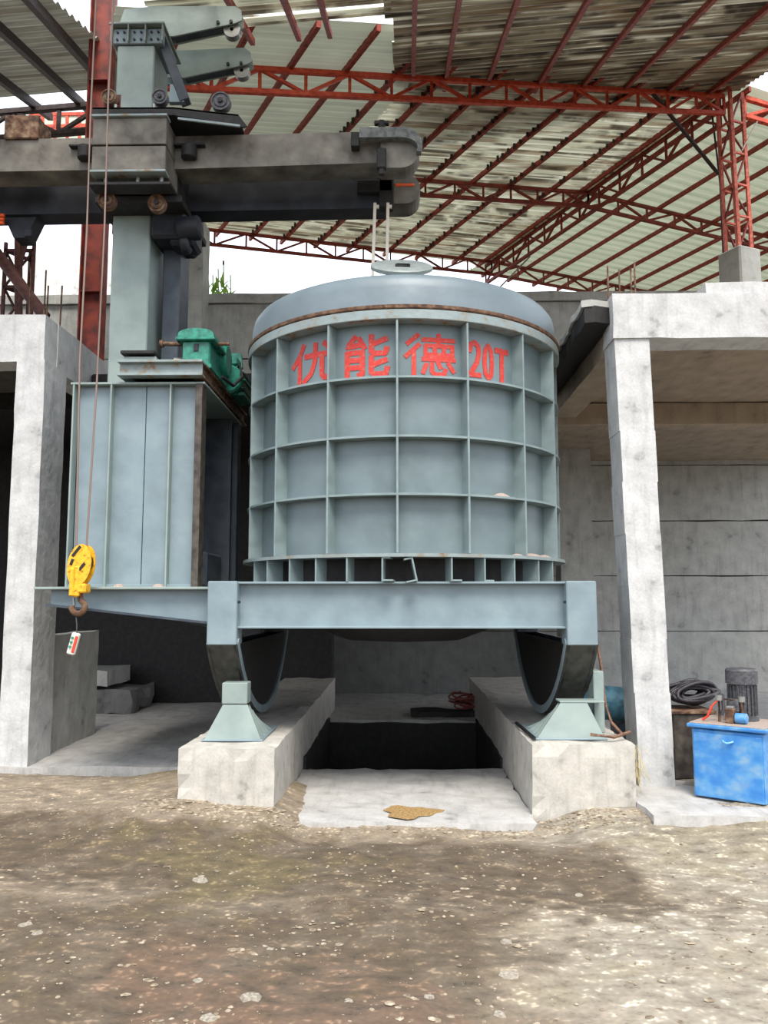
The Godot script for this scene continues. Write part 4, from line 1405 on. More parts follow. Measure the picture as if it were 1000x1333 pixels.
	hexa(st, [Vector3(-2.1, 6.175, tz), Vector3(-1.49, 6.095, tz), Vector3(-1.49, 6.095, -7.7), Vector3(-2.1, 6.175, -7.75), Vector3(-2.1, 6.192, tz), Vector3(-1.49, 6.112, tz), Vector3(-1.49, 6.112, -7.7), Vector3(-2.1, 6.192, -7.75)])
	obj("tray_deck", st, M.black, m)
	st = ns()
	bar(st, Vector3(-2.05, 6.07, tz + 0.012), Vector3(-1.47, 5.99, tz + 0.012), 0.02, 0.02)
	obj("tray_edge", st, M.flange, m)
	st = ns()
	for x in [-2.66, -2.30]:
		cyl(st, Vector3(x, 6.06, -7.3), Vector3(x, 6.25, -7.3), 0.018, 8)
	obj("tie_bolt", st, M.steel, m)
	wheel(m, at(143, 128, 7.4), 0.075, 0.07, Vector3.BACK, M.rusty)
	wheel(m, at(209, 128, 7.4), 0.075, 0.07, Vector3.BACK, M.motor)
	wheel(m, at(288, 134, 7.4), 0.092, 0.08, Vector3.BACK, M.motor)
	st = ns()
	var wc := at(143, 128, 7.4)
	bx(st, wc + Vector3(0.0, 0, -0.06), Vector3(0.17, 0.15, 0.008), 0.003)
	obj("wheel_guard", st, M.red_col, m)
	# cap of the inner post: three bolted bays
	var cz := -7.78
	var ca := at(146, 57, 7.78)
	var cbp := at(213, 37, 7.78)
	st = ns()
	bx2(st, Vector3(ca.x, ca.y, cz), Vector3(cbp.x, cbp.y, cz - 0.5), 0.006)
	var capo := obj("post_cap", st, M.paint, m)
	for k in 4:
		var x := lerpf(ca.x, cbp.x, k / 3.0)
		st = ns()
		bx(st, Vector3(x, (ca.y + cbp.y) * 0.5 + 0.02, cz + 0.02), Vector3(0.012, cbp.y - ca.y + 0.04, 0.05), 0.002)
		obj("cap_rib", st, M.paint_green, capo)
		if k < 3:
			st = ns()
			for bxx in [0.3, 0.7]:
				for by in [0.25, 0.75]:
					var p := Vector3(lerpf(ca.x, cbp.x, (k + bxx) / 3.0), lerpf(ca.y, cbp.y, by), cz)
					cyl(st, p, p + Vector3(0, 0, 0.014), 0.012, 6)
			obj("bolt", st, M.bolt, capo)
	st = ns()
	bx2(st, Vector3(ca.x - 0.02, cbp.y + 0.02, cz + 0.05), Vector3(cbp.x + 0.02, cbp.y + 0.04, cz - 0.6), 0.003)
	obj("cap_plate", st, M.paint_green, m)
	# raking brace with gusset right of the inner post
	st = ns()
	bar(st, at(211, 52, 7.9), at(242, 134, 7.9), 0.10, 0.12, 0.006)
	obj("brace", st, M.paint_dark, m)
	st = ns()
	var ga := at(224, 112, 7.85)
	prism(st, v2([-0.02, 0.02, 0.06, 0.02, 0.13, -0.17, -0.03, -0.17]), ga, Vector3.RIGHT, Vector3.UP, Vector3(0, 0, -0.06))
	obj("gusset", st, M.paint, m)
	# pulley arms: tapering boxes, sides proud of a dark underside, a wheel at the nose
	for q in [[7.95, [162, 12, 200, 8, 306, 8, 314, 13, 315, 26, 306, 30, 226, 47, 150, 47]], [8.55, [208, 70, 230, 66, 318, 62, 326, 68, 328, 80, 320, 84, 240, 101, 212, 101]]]:
		var poly := []
		var o := at(240, 40, q[0])
		for k in range(0, q[1].size(), 2):
			var p := at(q[1][k], q[1][k + 1], q[0]) - o
			poly.append(Vector2(p.x, p.y))
		st = ns()
		prism(st, poly, o, Vector3.RIGHT, Vector3.UP, Vector3(0, 0, -0.02))
		prism(st, poly, o + Vector3(0, 0, -0.12), Vector3.RIGHT, Vector3.UP, Vector3(0, 0, -0.02))
		var arm := obj("pulley_arm", st, M.paint_green, m)
		var nose := at(q[1][8] - 14, q[1][9] + 9, q[0]) + Vector3(0, 0, -0.07)
		st = ns()
		var b1 := at(q[1][12], q[1][13] - 1, q[0])
		var b2 := at(q[1][10] - 2, q[1][11], q[0])
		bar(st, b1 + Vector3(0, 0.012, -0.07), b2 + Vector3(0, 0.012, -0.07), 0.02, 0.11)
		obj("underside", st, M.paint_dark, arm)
		st = ns()
		bar(st, at(q[1][2], q[1][3] + 2, q[0]) + Vector3(0, 0, -0.07), at(q[1][4], q[1][5] + 2, q[0]) + Vector3(0, 0, -0.07), 0.02, 0.11)
		obj("top_plate", st, M.paint_green, arm)
		st = ns()
		lathe(st, nose - Vector3(0, 0, 0.04), [Vector2(0.02, 0), Vector2(0.088, 0), Vector2(0.074, 0.04), Vector2(0.088, 0.08), Vector2(0.02, 0.08)], 24, false, 0, TAU, Basis(Vector3.RIGHT, PI / 2))
		obj("nose_wheel", st, M.steel, arm)
		for k in 2:
			st = ns()
			var bp := at(q[1][8] - 14 - k * 17, q[1][9] + 3 + k * 1, q[0])
			cyl(st, bp, bp + Vector3(0, 0, 0.02), 0.018, 8)
			obj("bolt", st, M.bolt, arm)

# ================================================================ electrode arms, rods
func clamp_outline(l: float, h: float) -> Array:         # rounded jaw, origin at its left middle
	var out := [Vector2(0, -h * 0.5)]
	for k in 13:
		var an := -PI / 2 + PI * k / 12.0
		out.append(Vector2(l - h * 0.5 + cos(an) * h * 0.5, sin(an) * h * 0.5))
	out.append(Vector2(0, h * 0.5))
	return out

func arms() -> void:
	# front arm
	var a := thing("electrode_holder", "brown-grey box arm with a strapped round clamp jaw, nearest the front", "electrode arm", Vector3(-2.5, 5.7, -7.65))
	var st := ns()
	hexa(st, [Vector3(-5.6, 5.70, -7.5), Vector3(-2.83, 5.72, -7.5), Vector3(-2.83, 5.72, -7.8), Vector3(-5.6, 5.70, -7.8), Vector3(-5.6, 6.03, -7.5), Vector3(-2.83, 6.045, -7.5), Vector3(-2.83, 6.045, -7.8), Vector3(-5.6, 6.03, -7.8)])
	obj("arm_box", st, M.arm, a)
	st = ns()
	hexa(st, [Vector3(-2.145, 5.72, -7.5), Vector3(-0.17, 5.765, -7.5), Vector3(-0.17, 5.765, -7.8), Vector3(-2.145, 5.72, -7.8), Vector3(-2.145, 6.05, -7.5), Vector3(-0.17, 6.08, -7.5), Vector3(-0.17, 6.08, -7.8), Vector3(-2.145, 6.05, -7.8)])
	obj("arm_box", st, M.arm, a)
	for x in [[-3.15, -2.83], [-2.145, -1.85]]:
		st = ns()
		bx2(st, Vector3(x[0], 5.93, -7.44), Vector3(x[1], 5.95, -7.6), 0.003)
		cyl(st, Vector3((x[0] + x[1]) * 0.5, 5.80, -7.46), Vector3((x[0] + x[1]) * 0.5, 5.93, -7.46), 0.075, 14, 0.01)
		obj("lug", st, M.black, a)
	# jaw
	st = ns()
	prism(st, clamp_outline(0.37, 0.36), Vector3(-0.17, 5.86, -7.44), Vector3.RIGHT, Vector3.UP, Vector3(0, 0, -0.22))
	obj("clamp_jaw", st, M.arm, a)
	st = ns()
	var op := []
	op.append(Vector2(-0.2, 0.07)); op.append(Vector2(-0.2, 0.17))
	for k in 11:
		var an := PI / 2 - PI * 0.62 * k / 10.0
		op.append(Vector2(0.20 + cos(an) * 0.195, -0.01 + sin(an) * 0.18))
	for k in 11:
		var an := PI / 2 - PI * 0.62 * (1.0 - k / 10.0)
		op.append(Vector2(0.18 + cos(an) * 0.17, -0.03 + sin(an) * 0.10))
	prism(st, op, Vector3(-0.17, 5.87, -7.36), Vector3.RIGHT, Vector3.UP, Vector3(0, 0, -0.08))
	obj("clamp_strap", st, M.motor_grey, a, "grey curved strap round the jaw")
	st = ns()
	bx2(st, Vector3(-0.45, 5.88, -7.40), Vector3(-0.37, 6.02, -7.5), 0.005)
	obj("wedge", st, M.black, a)
	st = ns()
	bx(st, Vector3(-0.16, 5.75, -7.42), Vector3(0.09, 0.2, 0.08), 0.01)
	cyl(st, Vector3(-0.16, 5.6, -7.42), Vector3(-0.16, 5.68, -7.42), 0.03, 10)
	cyl(st, Vector3(-0.16, 6.02, -7.45), Vector3(-0.16, 6.15, -7.45), 0.035, 10)
	bx(st, Vector3(-0.16, 6.13, -7.45), Vector3(0.14, 0.035, 0.05), 0.006)
	obj("clamp_screw", st, M.black, a)
	# rear arm, lower; its dark bluish colour stands in for shade
	var r := thing("electrode_holder", "box arm coloured dark blue-grey for shade, with a blunt jaw, lower and behind the front arm", "electrode arm", Vector3(-2.5, 5.55, -8.2))
	st = ns()
	hexa(st, [Vector3(-5.9, 5.53, -8.05), Vector3(-0.10, 5.585, -8.05), Vector3(-0.10, 5.585, -8.3), Vector3(-5.9, 5.53, -8.3), Vector3(-5.9, 5.90, -8.05), Vector3(-0.10, 5.93, -8.05), Vector3(-0.10, 5.93, -8.3), Vector3(-5.9, 5.90, -8.3)])
	obj("arm_box", st, M.arm_blue, r)
	st = ns()
	prism(st, clamp_outline(0.38, 0.31), Vector3(-0.16, 5.76, -8.0), Vector3.RIGHT, Vector3.UP, Vector3(0, 0, -0.3))
	obj("clamp_jaw", st, M.arm, r)
	st = ns()
	bx(st, Vector3(0.06, 5.80, -7.995), Vector3(0.2, 0.03, 0.02), 0.008)
	obj("clamp_slot", st, M.orange, r, "orange-red heat marked slot")
	st = ns()
	bx2(st, Vector3(-0.42, 5.72, -7.97), Vector3(-0.06, 5.85, -8.1), 0.01)
	bx2(st, Vector3(-0.2, 5.56, -7.97), Vector3(-0.05, 5.95, -8.1), 0.01)
	obj("clamp_screw", st, M.black, r)
	# pieces at the far left of the arms
	var bxp := at(26, 165, 7.45)
	st = ns()
	bx(st, Vector3(bxp.x, 6.15, -7.62), Vector3(0.33, 0.24, 0.3), 0.01)
	tag(obj("junction_box", st, M.rusty), "reddish dark box standing on the front arm at the far left", "junction box")
	var ins := at(26, 290, 8.1)
	st = ns()
	prism(st, v2([-0.2, 0.14, 0.2, 0.14, 0.07, -0.16, -0.06, -0.16]), ins, Vector3.RIGHT, Vector3.UP, Vector3(0, 0, -0.2))
	bx(st, ins + Vector3(0.1, -0.12, 0.02), Vector3(0.08, 0.08, 0.03), 0.005)
	tag(obj("arm_bracket", st, M.arm_blue), "dark blue tapered bracket hanging below the arm at the far left", "bracket")
	var oc := at(-2, 284, 8.0)
	st = ns()
	for k in 3: cyl(st, oc + Vector3(-0.05, -0.05 + 0.04 * k, 0), oc + Vector3(0.06, -0.05 + 0.04 * k, 0), 0.018, 10)
	tag(obj("hose_bundle", st, M.orange), "bright orange hose ends at the far left edge under the arm", "hoses")
	# two rods hanging from the rear arm to the lid
	for k in 2:
		st = ns()
		var tx := at(488 if k == 0 else 505, 272, 7.9)
		var bt := at(484 if k == 0 else 503, 348 if k == 0 else 336, 7.9)
		bar(st, Vector3(tx.x, 5.60, -7.98), Vector3(bt.x, 4.5, -7.9), 0.03, 0.03, 0.004)
		bar(st, Vector3(tx.x, 5.56, -7.98), Vector3(tx.x + 0.04, 5.56, -7.98), 0.03)
		tag(obj("lifting_rod", st, M.rod), "left of two thin pale rods between arm and lid" if k == 0 else "right of two thin pale rods between arm and lid, nearer the clamp", "rod")

# ================================================================ things at left
func left_side() -> void:
	# red column behind
	var zc := -9.6
	var c := at(124, 300, 9.6)
	var rc := thing("steel_column", "dark red steel H-section column rising behind the left deck", "column", Vector3(c.x, 4.4, zc))
	for e in [-0.125, 0.125]:
		var st := ns()
		bx(st, Vector3(c.x + e, 7.7, zc), Vector3(0.018, 6.7, 0.2), 0.003)
		obj("flange", st, M.red_col, rc)
	var w := ns()
	bx(w, Vector3(c.x, 7.7, zc), Vector3(0.25, 6.7, 0.014), 0.0)
	obj("web", w, M.red_col, rc)
	for yy in [5.3, 6.6, 8.0]:
		w = ns()
		bx(w, Vector3(c.x, yy, zc), Vector3(0.24, 0.014, 0.19), 0.0)
		obj("stiffener", w, M.red_col, rc)
	# lattice post
	var f := Vector3(at(27, 408, 9.5).x, 4.36, -9.5)
	var lp := thing("lattice_post", "dark rusty lattice post standing on the left concrete deck", "post", f)
	var legs := [Vector3(-0.17, 0, 0.1), Vector3(0.17, 0, 0.1), Vector3(0.0, 0, -0.18)]
	for l in legs:
		var st := ns(); bar(st, f + l, f + l + Vector3(0, 1.5, 0), 0.035); obj("leg", st, M.lattice_dark, lp)
	for j in 4:
		for e in 3:
			var p: Vector3 = f + legs[e] + Vector3(0, j * 0.45 + 0.05, 0)
			var q: Vector3 = f + legs[(e + 1) % 3] + Vector3(0, j * 0.45 + 0.05, 0)
			var st := ns(); bar(st, p, q, 0.035); obj("batten", st, M.lattice_dark, lp)
			if j < 3:
				st = ns(); bar(st, p, q + Vector3(0, 0.45, 0), 0.022); obj("lacing", st, M.lattice_dark, lp)
	var st := ns()
	bar(st, Vector3(at(27, 412, 9.2).x, 4.39, -9.2), at(24, 306, 9.2), 0.07, 0.07, 0.006)
	bar(st, at(25, 345, 9.2), at(42, 285, 9.2), 0.05, 0.05, 0.006)
	tag(obj("prop", st, M.lattice_dark), "forked rusty steel prop in front of the lattice post", "prop")
	st = ns()
	tube(st, [at(-30, 296, 9.0), at(59, 413, 9.0)], 0.065, 14)
	tag(obj("brace_pipe", st, M.lattice_dark), "thick dark red pipe slanting down to the corner of the left deck", "pipe")
	# starter bars in the left deck
	var sb := [[41.0, 350.0], [60.0, 352.0], [63.0, 372.0], [81.0, 372.0]]
	for k in sb.size():
		st = ns()
		var b := at(sb[k][0] - 3, 420, 8.6)
		b.y = 4.37
		tube(st, [b, at(sb[k][0], sb[k][1], 8.6)], 0.009, 6)
		tag(obj("starter_bar", st, M.rusty), ["thin starter bar in the left deck closest to the lattice post", "taller of the two close starter bars at the left deck corner", "shorter of the two close starter bars at the left deck corner", "lone thin starter bar in the left deck nearest the red column"][k], "starter bar")
	# broken concrete heap
	for k in 3:
		st = ns()
		var cc := at(92 + k * 12, 412 - k * 3, 9.9 + k * 0.55)
		roughbox(st, Vector3(cc.x - 0.2, 4.46, cc.z - 0.25), Vector3(cc.x + 0.12, 4.62 + 0.17 * k, cc.z + 0.2), 0.12, 0.10, 310 + k * 3, 0.06)
		tag(obj("concrete_lump", st, M.con_mid), ["low broken concrete lump at the deck corner left of the red column", "middle broken concrete lump behind the red column's left flange", "highest broken concrete lump behind the red column"][k], "concrete lump")
	# stacked broken slabs by the back wall
	st = ns()
	roughbox(st, Vector3(-4.75, 0.1, -11.3), Vector3(-3.6, 0.40, -12.4), 0.12, 0.07, 320, 0.08)
	tag(obj("concrete_slab", st, M.con_darker), "rough lower slab of the stack lying in the dark beyond the low wall", "concrete slab")
	st = ns()
	roughbox(st, Vector3(-4.7, 0.46, -11.35), Vector3(-3.95, 0.68, -12.3), 0.12, 0.02, 321, 0.03)
	tag(obj("concrete_slab", st, M.con_mid), "paler upper slab on the stack lying in the dark beyond the low wall", "concrete slab")

	# hoist: hook block, ropes, pendant
	var hz := 6.45
	var hb := thing("hook_block", "yellow crane hook block with iron hook hanging by the housing", "crane hook block", at(104, 712, hz))
	for e in [-0.045, 0.045]:
		st = ns()
		var poly := []
		for k in 25:
			var an := TAU * k / 24.0
			poly.append(Vector2(cos(an) * 0.092, sin(an) * 0.165 + 0.0))
		poly.remove_at(24)
		var tilt := Basis(Vector3.BACK, deg_to_rad(-8))
		prism(st, poly, at(106, 736, hz) + Vector3(0, 0, e - 0.008), tilt.x, tilt.y, Vector3(0, 0, 0.016))
		obj("cheek_plate", st, M.yellow, hb)
	st = ns()
	cyl(st, at(106, 732, hz) + Vector3(0, 0, -0.03), at(106, 732, hz) + Vector3(0, 0, 0.03), 0.085, 24)
	obj("sheave", st, M.bolt, hb)
	# black stripes of the cheek
	for q in [[103.0, 718.0, 0.10, -38.0], [110.0, 738.0, 0.07, -40.0], [97.0, 732.0, 0.05, -20.0]]:
		st = ns()
		bx(st, at(q[0], q[1], hz) + Vector3(0, 0, 0.056), Vector3(0.022, q[2], 0.006), 0.002, Basis(Vector3.BACK, deg_to_rad(q[3])))
		obj("stripe", st, M.bolt, hb)
	st = ns()
	bx(st, at(103, 757, hz), Vector3(0.05, 0.24, 0.125), 0.012, Basis(Vector3.BACK, deg_to_rad(-2)))
	bx(st, at(97, 758, hz) + Vector3(0, 0, 0.02), Vector3(0.035, 0.22, 0.1), 0.01)
	bx(st, at(105, 766, hz), Vector3(0.12, 0.075, 0.12), 0.012)
	obj("yoke", st, M.yellow, hb)
	st = ns()
	var hk := []
	var hc := at(102, 788, hz)
	hk.append(hc + Vector3(0.01, 0.14, 0)); hk.append(hc + Vector3(0.01, 0.08, 0))
	for k in 12:
		var an := deg_to_rad(70.0 - 262.0 * k / 11.0)
		hk.append(hc + Vector3(cos(an) * 0.052, sin(an) * 0.052 - 0.012, 0))
	tube(st, hk, 0.024, 10)
	obj("hook", st, M.rusty, hb, "brown iron hook")
	st = ns()
	bar(st, hc + Vector3(-0.04, 0.06, 0.0), hc + Vector3(-0.03, 0.0, 0), 0.022, 0.01)
	obj("safety_latch", st, M.steel, hb)
	# ropes
	for k in 2:
		st = ns()
		var pa: Array = [[125, 0, 118, 150, 113, 300, 104, 470, 99, 720], [148, 0, 141, 130, 136, 300, 126, 500, 112, 722]][k]
		var pts := []
		for j in range(0, pa.size(), 2): pts.append(at(pa[j], pa[j + 1], lerpf(6.75, hz, j / 8.0)))
		var ext: Vector3 = pts[0] + (pts[0] - pts[1]).normalized() * 0.4
		pts.push_front(ext)
		tube(st, pts, 0.008, 6)
		tag(obj("hoist_rope", st, M.rope), "left one of the two thin hoist ropes above the hook block" if k == 0 else "right one of the two thin hoist ropes, passing in front of the mast", "rope")
	# pendant
	var pc := at(96, 838, 6.4)
	var pd := thing("pendant_control", "small red and white pendant control hanging below the hook", "pendant control", pc)
	var tb := Basis(Vector3.BACK, deg_to_rad(-14))
	st = ns()
	bx(st, pc, Vector3(0.062, 0.17, 0.045), 0.01, tb)
	obj("body", st, M.white_plastic, pd)
	st = ns()
	bx(st, pc + tb * Vector3(0.016, 0.0, 0.022), Vector3(0.022, 0.13, 0.012), 0.004, tb)
	obj("button_strip", st, M.red_plastic, pd, "red strip")
	for k in 3:
		st = ns()
		var bp := pc + tb * Vector3(-0.012, 0.045 - k * 0.035, 0.022)
		cyl(st, bp, bp + Vector3(0, 0, 0.012), 0.01, 10)
		obj("button", st, M.green, pd)
	st = ns()
	tube(st, [pc + tb * Vector3(0, 0.085, 0), at(100, 812, 6.42), at(99, 803, 6.45)], 0.005, 6)
	obj("cord", st, M.rubber, pd)

# ================================================================ things at right
func right_side() -> void:
	# cabinet turned a little to its right
	var y0 := 0.135
	var bl := Vector3(2.235, y0, -6.55)
	var br := Vector3(2.65, y0, -6.22)
	var ex := (br - bl).normalized()
	var ez := Vector3(-ex.z, 0, ex.x)                      # towards the viewer
	if ez.z < 0: ez = -ez
	var w := bl.distance_to(br)
	var hgt := 0.53
	var dep := 0.5
	var bs := Basis(ex, Vector3.UP, ez)
	var mid := (bl + br) * 0.5 - ez * dep * 0.5
	var cb := thing("cabinet", "scuffed bright blue sheet metal cabinet with one small handle", "cabinet", mid)
	var st := ns()
	bx(st, mid + Vector3(0, hgt * 0.5 - 0.01, 0), Vector3(w - 0.01, hgt - 0.03, dep), 0.008, bs)
	obj("body", st, M.blue, cb)
	st = ns()
	bx(st, mid + ez * (dep * 0.5 + 0.006) + Vector3(0, hgt * 0.5 - 0.02, 0), Vector3(w - 0.035, hgt - 0.06, 0.014), 0.004, bs)
	var door := obj("door", st, M.blue, cb)
	st = ns()
	var hp := []
	for q in [[-0.035, 0.0, 0.012], [-0.03, -0.004, 0.03], [0.0, -0.012, 0.036], [0.03, -0.004, 0.03], [0.035, 0.0, 0.012]]:
		hp.append(mid + ez * (dep * 0.5 + q[2]) + ex * (q[0] + 0.01) + Vector3(0, hgt - 0.095 + q[1], 0))
	tube(st, hp, 0.007, 8)
	obj("handle", st, flat(rgb(130, 190, 230), 0.4), door, "pale curved handle")
	st = ns()
	bx(st, mid + Vector3(0, hgt + 0.0, 0), Vector3(w + 0.05, 0.03, dep + 0.06), 0.008, bs)
	obj("top_lip", st, M.blue, cb)
	st = ns()
	bx(st, mid + Vector3(0, hgt + 0.018, -0.0), Vector3(w + 0.02, 0.01, dep + 0.02), 0.003, bs)
	obj("top_sheet", st, M.sand, cb, "dusty top")
	var top := mid + Vector3(0, hgt + 0.024, 0)
	# upright motor on the cabinet
	var mc := top + ex * 0.02 - ez * 0.10
	var mo := thing("electric_motor", "upright dark grey finned motor standing on the blue cabinet", "motor", mc)
	st = ns()
	lathe(st, mc, [Vector2(0, 0), Vector2(0.115, 0), Vector2(0.115, 0.02), Vector2(0.095, 0.025), Vector2(0.095, 0.29), Vector2(0, 0.29)], 28)
	obj("body", st, M.motor, mo)
	for k in 20:
		var an := TAU * k / 20.0
		st = ns()
		bx(st, mc + Vector3(sin(an) * 0.1, 0.155, cos(an) * 0.1), Vector3(0.006, 0.23, 0.02), 0.0, Basis(Vector3.UP, an))
		obj("cooling_fin", st, M.motor, mo)
	st = ns()
	lathe(st, mc, [Vector2(0.1, 0.28), Vector2(0.119, 0.28), Vector2(0.119, 0.38), Vector2(0.108, 0.395), Vector2(0.0, 0.405)], 28)
	obj("fan_cowl", st, M.motor, mo)
	st = ns()
	bx(st, mc + ez * 0.13 + Vector3(0, 0.12, 0) - ex * 0.03, Vector3(0.09, 0.1, 0.06), 0.01, bs)
	obj("terminal_box", st, M.motor, mo)
	# valve group in front of the motor
	var vc := top + ex * 0.0 + ez * 0.14
	var vl := thing("hydraulic_valve", "small hydraulic valve block with blue coil in front of the motor", "valve", vc)
	st = ns()
	bx(st, vc + Vector3(0, 0.055, 0), Vector3(0.065, 0.11, 0.06), 0.006, bs)
	obj("block", st, M.rusty, vl)
	st = ns()
	bx(st, vc + Vector3(0, 0.118, 0), Vector3(0.05, 0.018, 0.05), 0.005, bs)
	obj("cap", st, M.steel, vl)
	st = ns()
	cyl(st, vc + ex * 0.035 + Vector3(0, 0.04, 0), vc + ex * 0.12 + Vector3(0, 0.04, 0), 0.04, 16, 0.006)
	obj("coil", st, M.blue, vl, "blue coil")
	# pump fittings
	var fc := top - ex * 0.03 + ez * 0.06
	var pf := thing("pipe_fitting", "dark pipe manifold with pale fittings beside the upright motor", "pipe fitting", fc)
	st = ns()
	tube(st, [fc + Vector3(-0.08, 0.0, 0), fc + Vector3(-0.08, 0.17, 0), fc + Vector3(0.08, 0.165, 0.02), fc + Vector3(0.09, 0.0, 0.02)], 0.013, 8)
	obj("pipe", st, M.rusty, pf)
	st = ns()
	for p in [Vector3(-0.08, 0.18, 0), Vector3(0.085, 0.17, 0.02)]:
		cyl(st, fc + p - Vector3(0, 0.02, 0), fc + p + Vector3(0, 0.02, 0), 0.028, 8)
	obj("fitting", st, M.steel, pf)
	st = ns()
	tube(st, [fc + Vector3(-0.08, 0.17, 0), fc + Vector3(-0.14, 0.12, 0.02), fc + Vector3(-0.17, 0.04, 0.0), fc + Vector3(-0.2, 0.01, -0.03)], 0.009, 6)
	obj("lead", st, M.red_plastic, pf, "red lead")
	# coil of hose on a dark crate left of the cabinet
	st = ns()
	var kc := Vector3(2.45, 0.135, -7.3)
	bx(st, kc + Vector3(0, 0.27, 0), Vector3(0.34, 0.54, 0.36), 0.012)
	var crate := thing("steel_tank", "dark brown steel tank between the concrete column and blue cabinet", "tank", kc)
	obj("body", st, M.post, crate)
	st = ns()
	bx(st, kc + Vector3(0, 0.55, 0), Vector3(0.38, 0.03, 0.4), 0.006)
	obj("lid", st, M.rusty, crate)
	var hs := thing("hose_coil", "thick black hose coiled up on the dark tank beside the column", "hose coil", kc + Vector3(0.02, 0.57, 0))
	var hc := kc + Vector3(0.06, 0.695, 0.0)
	for k in 22:
		st = ns()
		var pts := []
		var rx := rng.randf_range(0.10, 0.215)
		var ry := rng.randf_range(0.03, 0.10)
		var tl := rng.randf_range(-0.25, 0.5)
		var zz := rng.randf_range(-0.15, 0.15)
		for j in 21:
			var an := TAU * j / 20.0
			pts.append(hc + Vector3(cos(an) * rx, sin(an) * ry + cos(an) * 0.06 * tl + sin(an * 2.0 + k) * 0.008, zz + sin(an + k) * 0.03))
		tube(st, pts, 0.016, 7, false)
		obj("loop", st, M.rubber, hs)
	st = ns()
	tube(st, [hc + Vector3(0.2, 0.0, 0.16), hc + Vector3(0.19, -0.12, 0.2), hc + Vector3(0.1, -0.3, 0.22), hc + Vector3(0.0, -0.42, 0.21), hc + Vector3(-0.06, -0.5, 0.21)], 0.016, 8)
	obj("hose_end", st, M.rubber, hs)
	# teal cylinder lying behind the right stand
	st = ns()
	cyl(st, Vector3(1.72, 0.72, -7.55), Vector3(2.2, 0.66, -7.8), 0.15, 24, 0.015)
	var gp := thing("steel_pipe", "short blue-green steel pipe lying behind the right stand and column", "pipe", Vector3(2.1, 0.5, -7.75))
	obj("barrel", st, M.teal, gp)
	st = ns()
	cyl(st, Vector3(1.70, 0.722, -7.54), Vector3(1.75, 0.717, -7.565), 0.175, 24, 0.005)
	obj("flange", st, M.teal, gp)
	st = ns()
	bx2(st, Vector3(1.95, 0.13, -7.62), Vector3(2.2, 0.52, -7.9), 0.01)
	obj("cradle", st, M.paint_dark, gp)
	# brown conduit leaning from the frame down to the block
	st = ns()
	tube(st, [at(778, 838, 7.0), at(783, 870, 6.95), at(789, 920, 6.9), at(796, 940, 6.85), at(812, 958, 6.75)], 0.012, 8)
	tag(obj("conduit", st, M.brown_pipe), "thin rusty conduit running down behind the right stand", "conduit")
	st = ns()
	tube(st, [Vector3(1.45, 0.60, -6.48), Vector3(1.62, 0.585, -6.45), Vector3(1.78, 0.60, -6.6)], 0.013, 8)
	tag(obj("stick", st, M.brown_pipe), "short bent rusty bar lying on the right foundation block", "bar")
	# tuft of straw in the joint between block and column
	st = ns()
	for k in 40:
		var b := Vector3(1.80 + rng.randf_range(-0.03, 0.05), rng.randf_range(0.30, 0.52), -6.52 + rng.randf_range(-0.08, 0.05))
		tube(st, [b, b + Vector3(rng.randf_range(-0.04, 0.05), -rng.randf_range(0.05, 0.16), rng.randf_range(0.0, 0.06))], 0.0022, 3, false)
	tag(obj("straw", st, M.straw), "tuft of dry straw caught between the right block and the column", "straw", "", "stuff")
	# starter bars on the right beam
	var rb := [[791.0, 346.0], [806.0, 351.0], [821.0, 349.0], [826.0, 342.0]]
	for k in rb.size():
		st = ns()
		var b := at(rb[k][0] + 1, 380, 7.05)
		b.y = 4.2
		tube(st, [b, at(rb[k][0], rb[k][1], 7.05)], 0.008, 6)
		tag(obj("starter_bar", st, M.rusty), ["leftmost thin starter bar on the right concrete beam", "second thin starter bar from the left on the right beam", "third thin starter bar from the left on the right beam", "rightmost and tallest thin starter bar on the right beam"][k], "starter bar")
	# block on the deck
	var kb := at(902, 371, 7.6)
	st = ns()
	roughbox(st, Vector3(kb.x - 0.1, 4.18, kb.z - 0.2), Vector3(kb.x + 0.12, 4.33, kb.z + 0.2), 0.1, 0.03, 410, 0.02)
	tag(obj("concrete_block", st, M.con_dark), "small dark concrete block on the right beam against the kerb", "concrete block")
	# items at the far right edge
	st = ns()
	bx(st, Vector3(3.02, 0.22, -6.9), Vector3(0.3, 0.18, 0.2), 0.02)
	tag(obj("metal_box", st, M.paint_dark), "dark metal box on the floor at right behind the blue cabinet", "metal box")

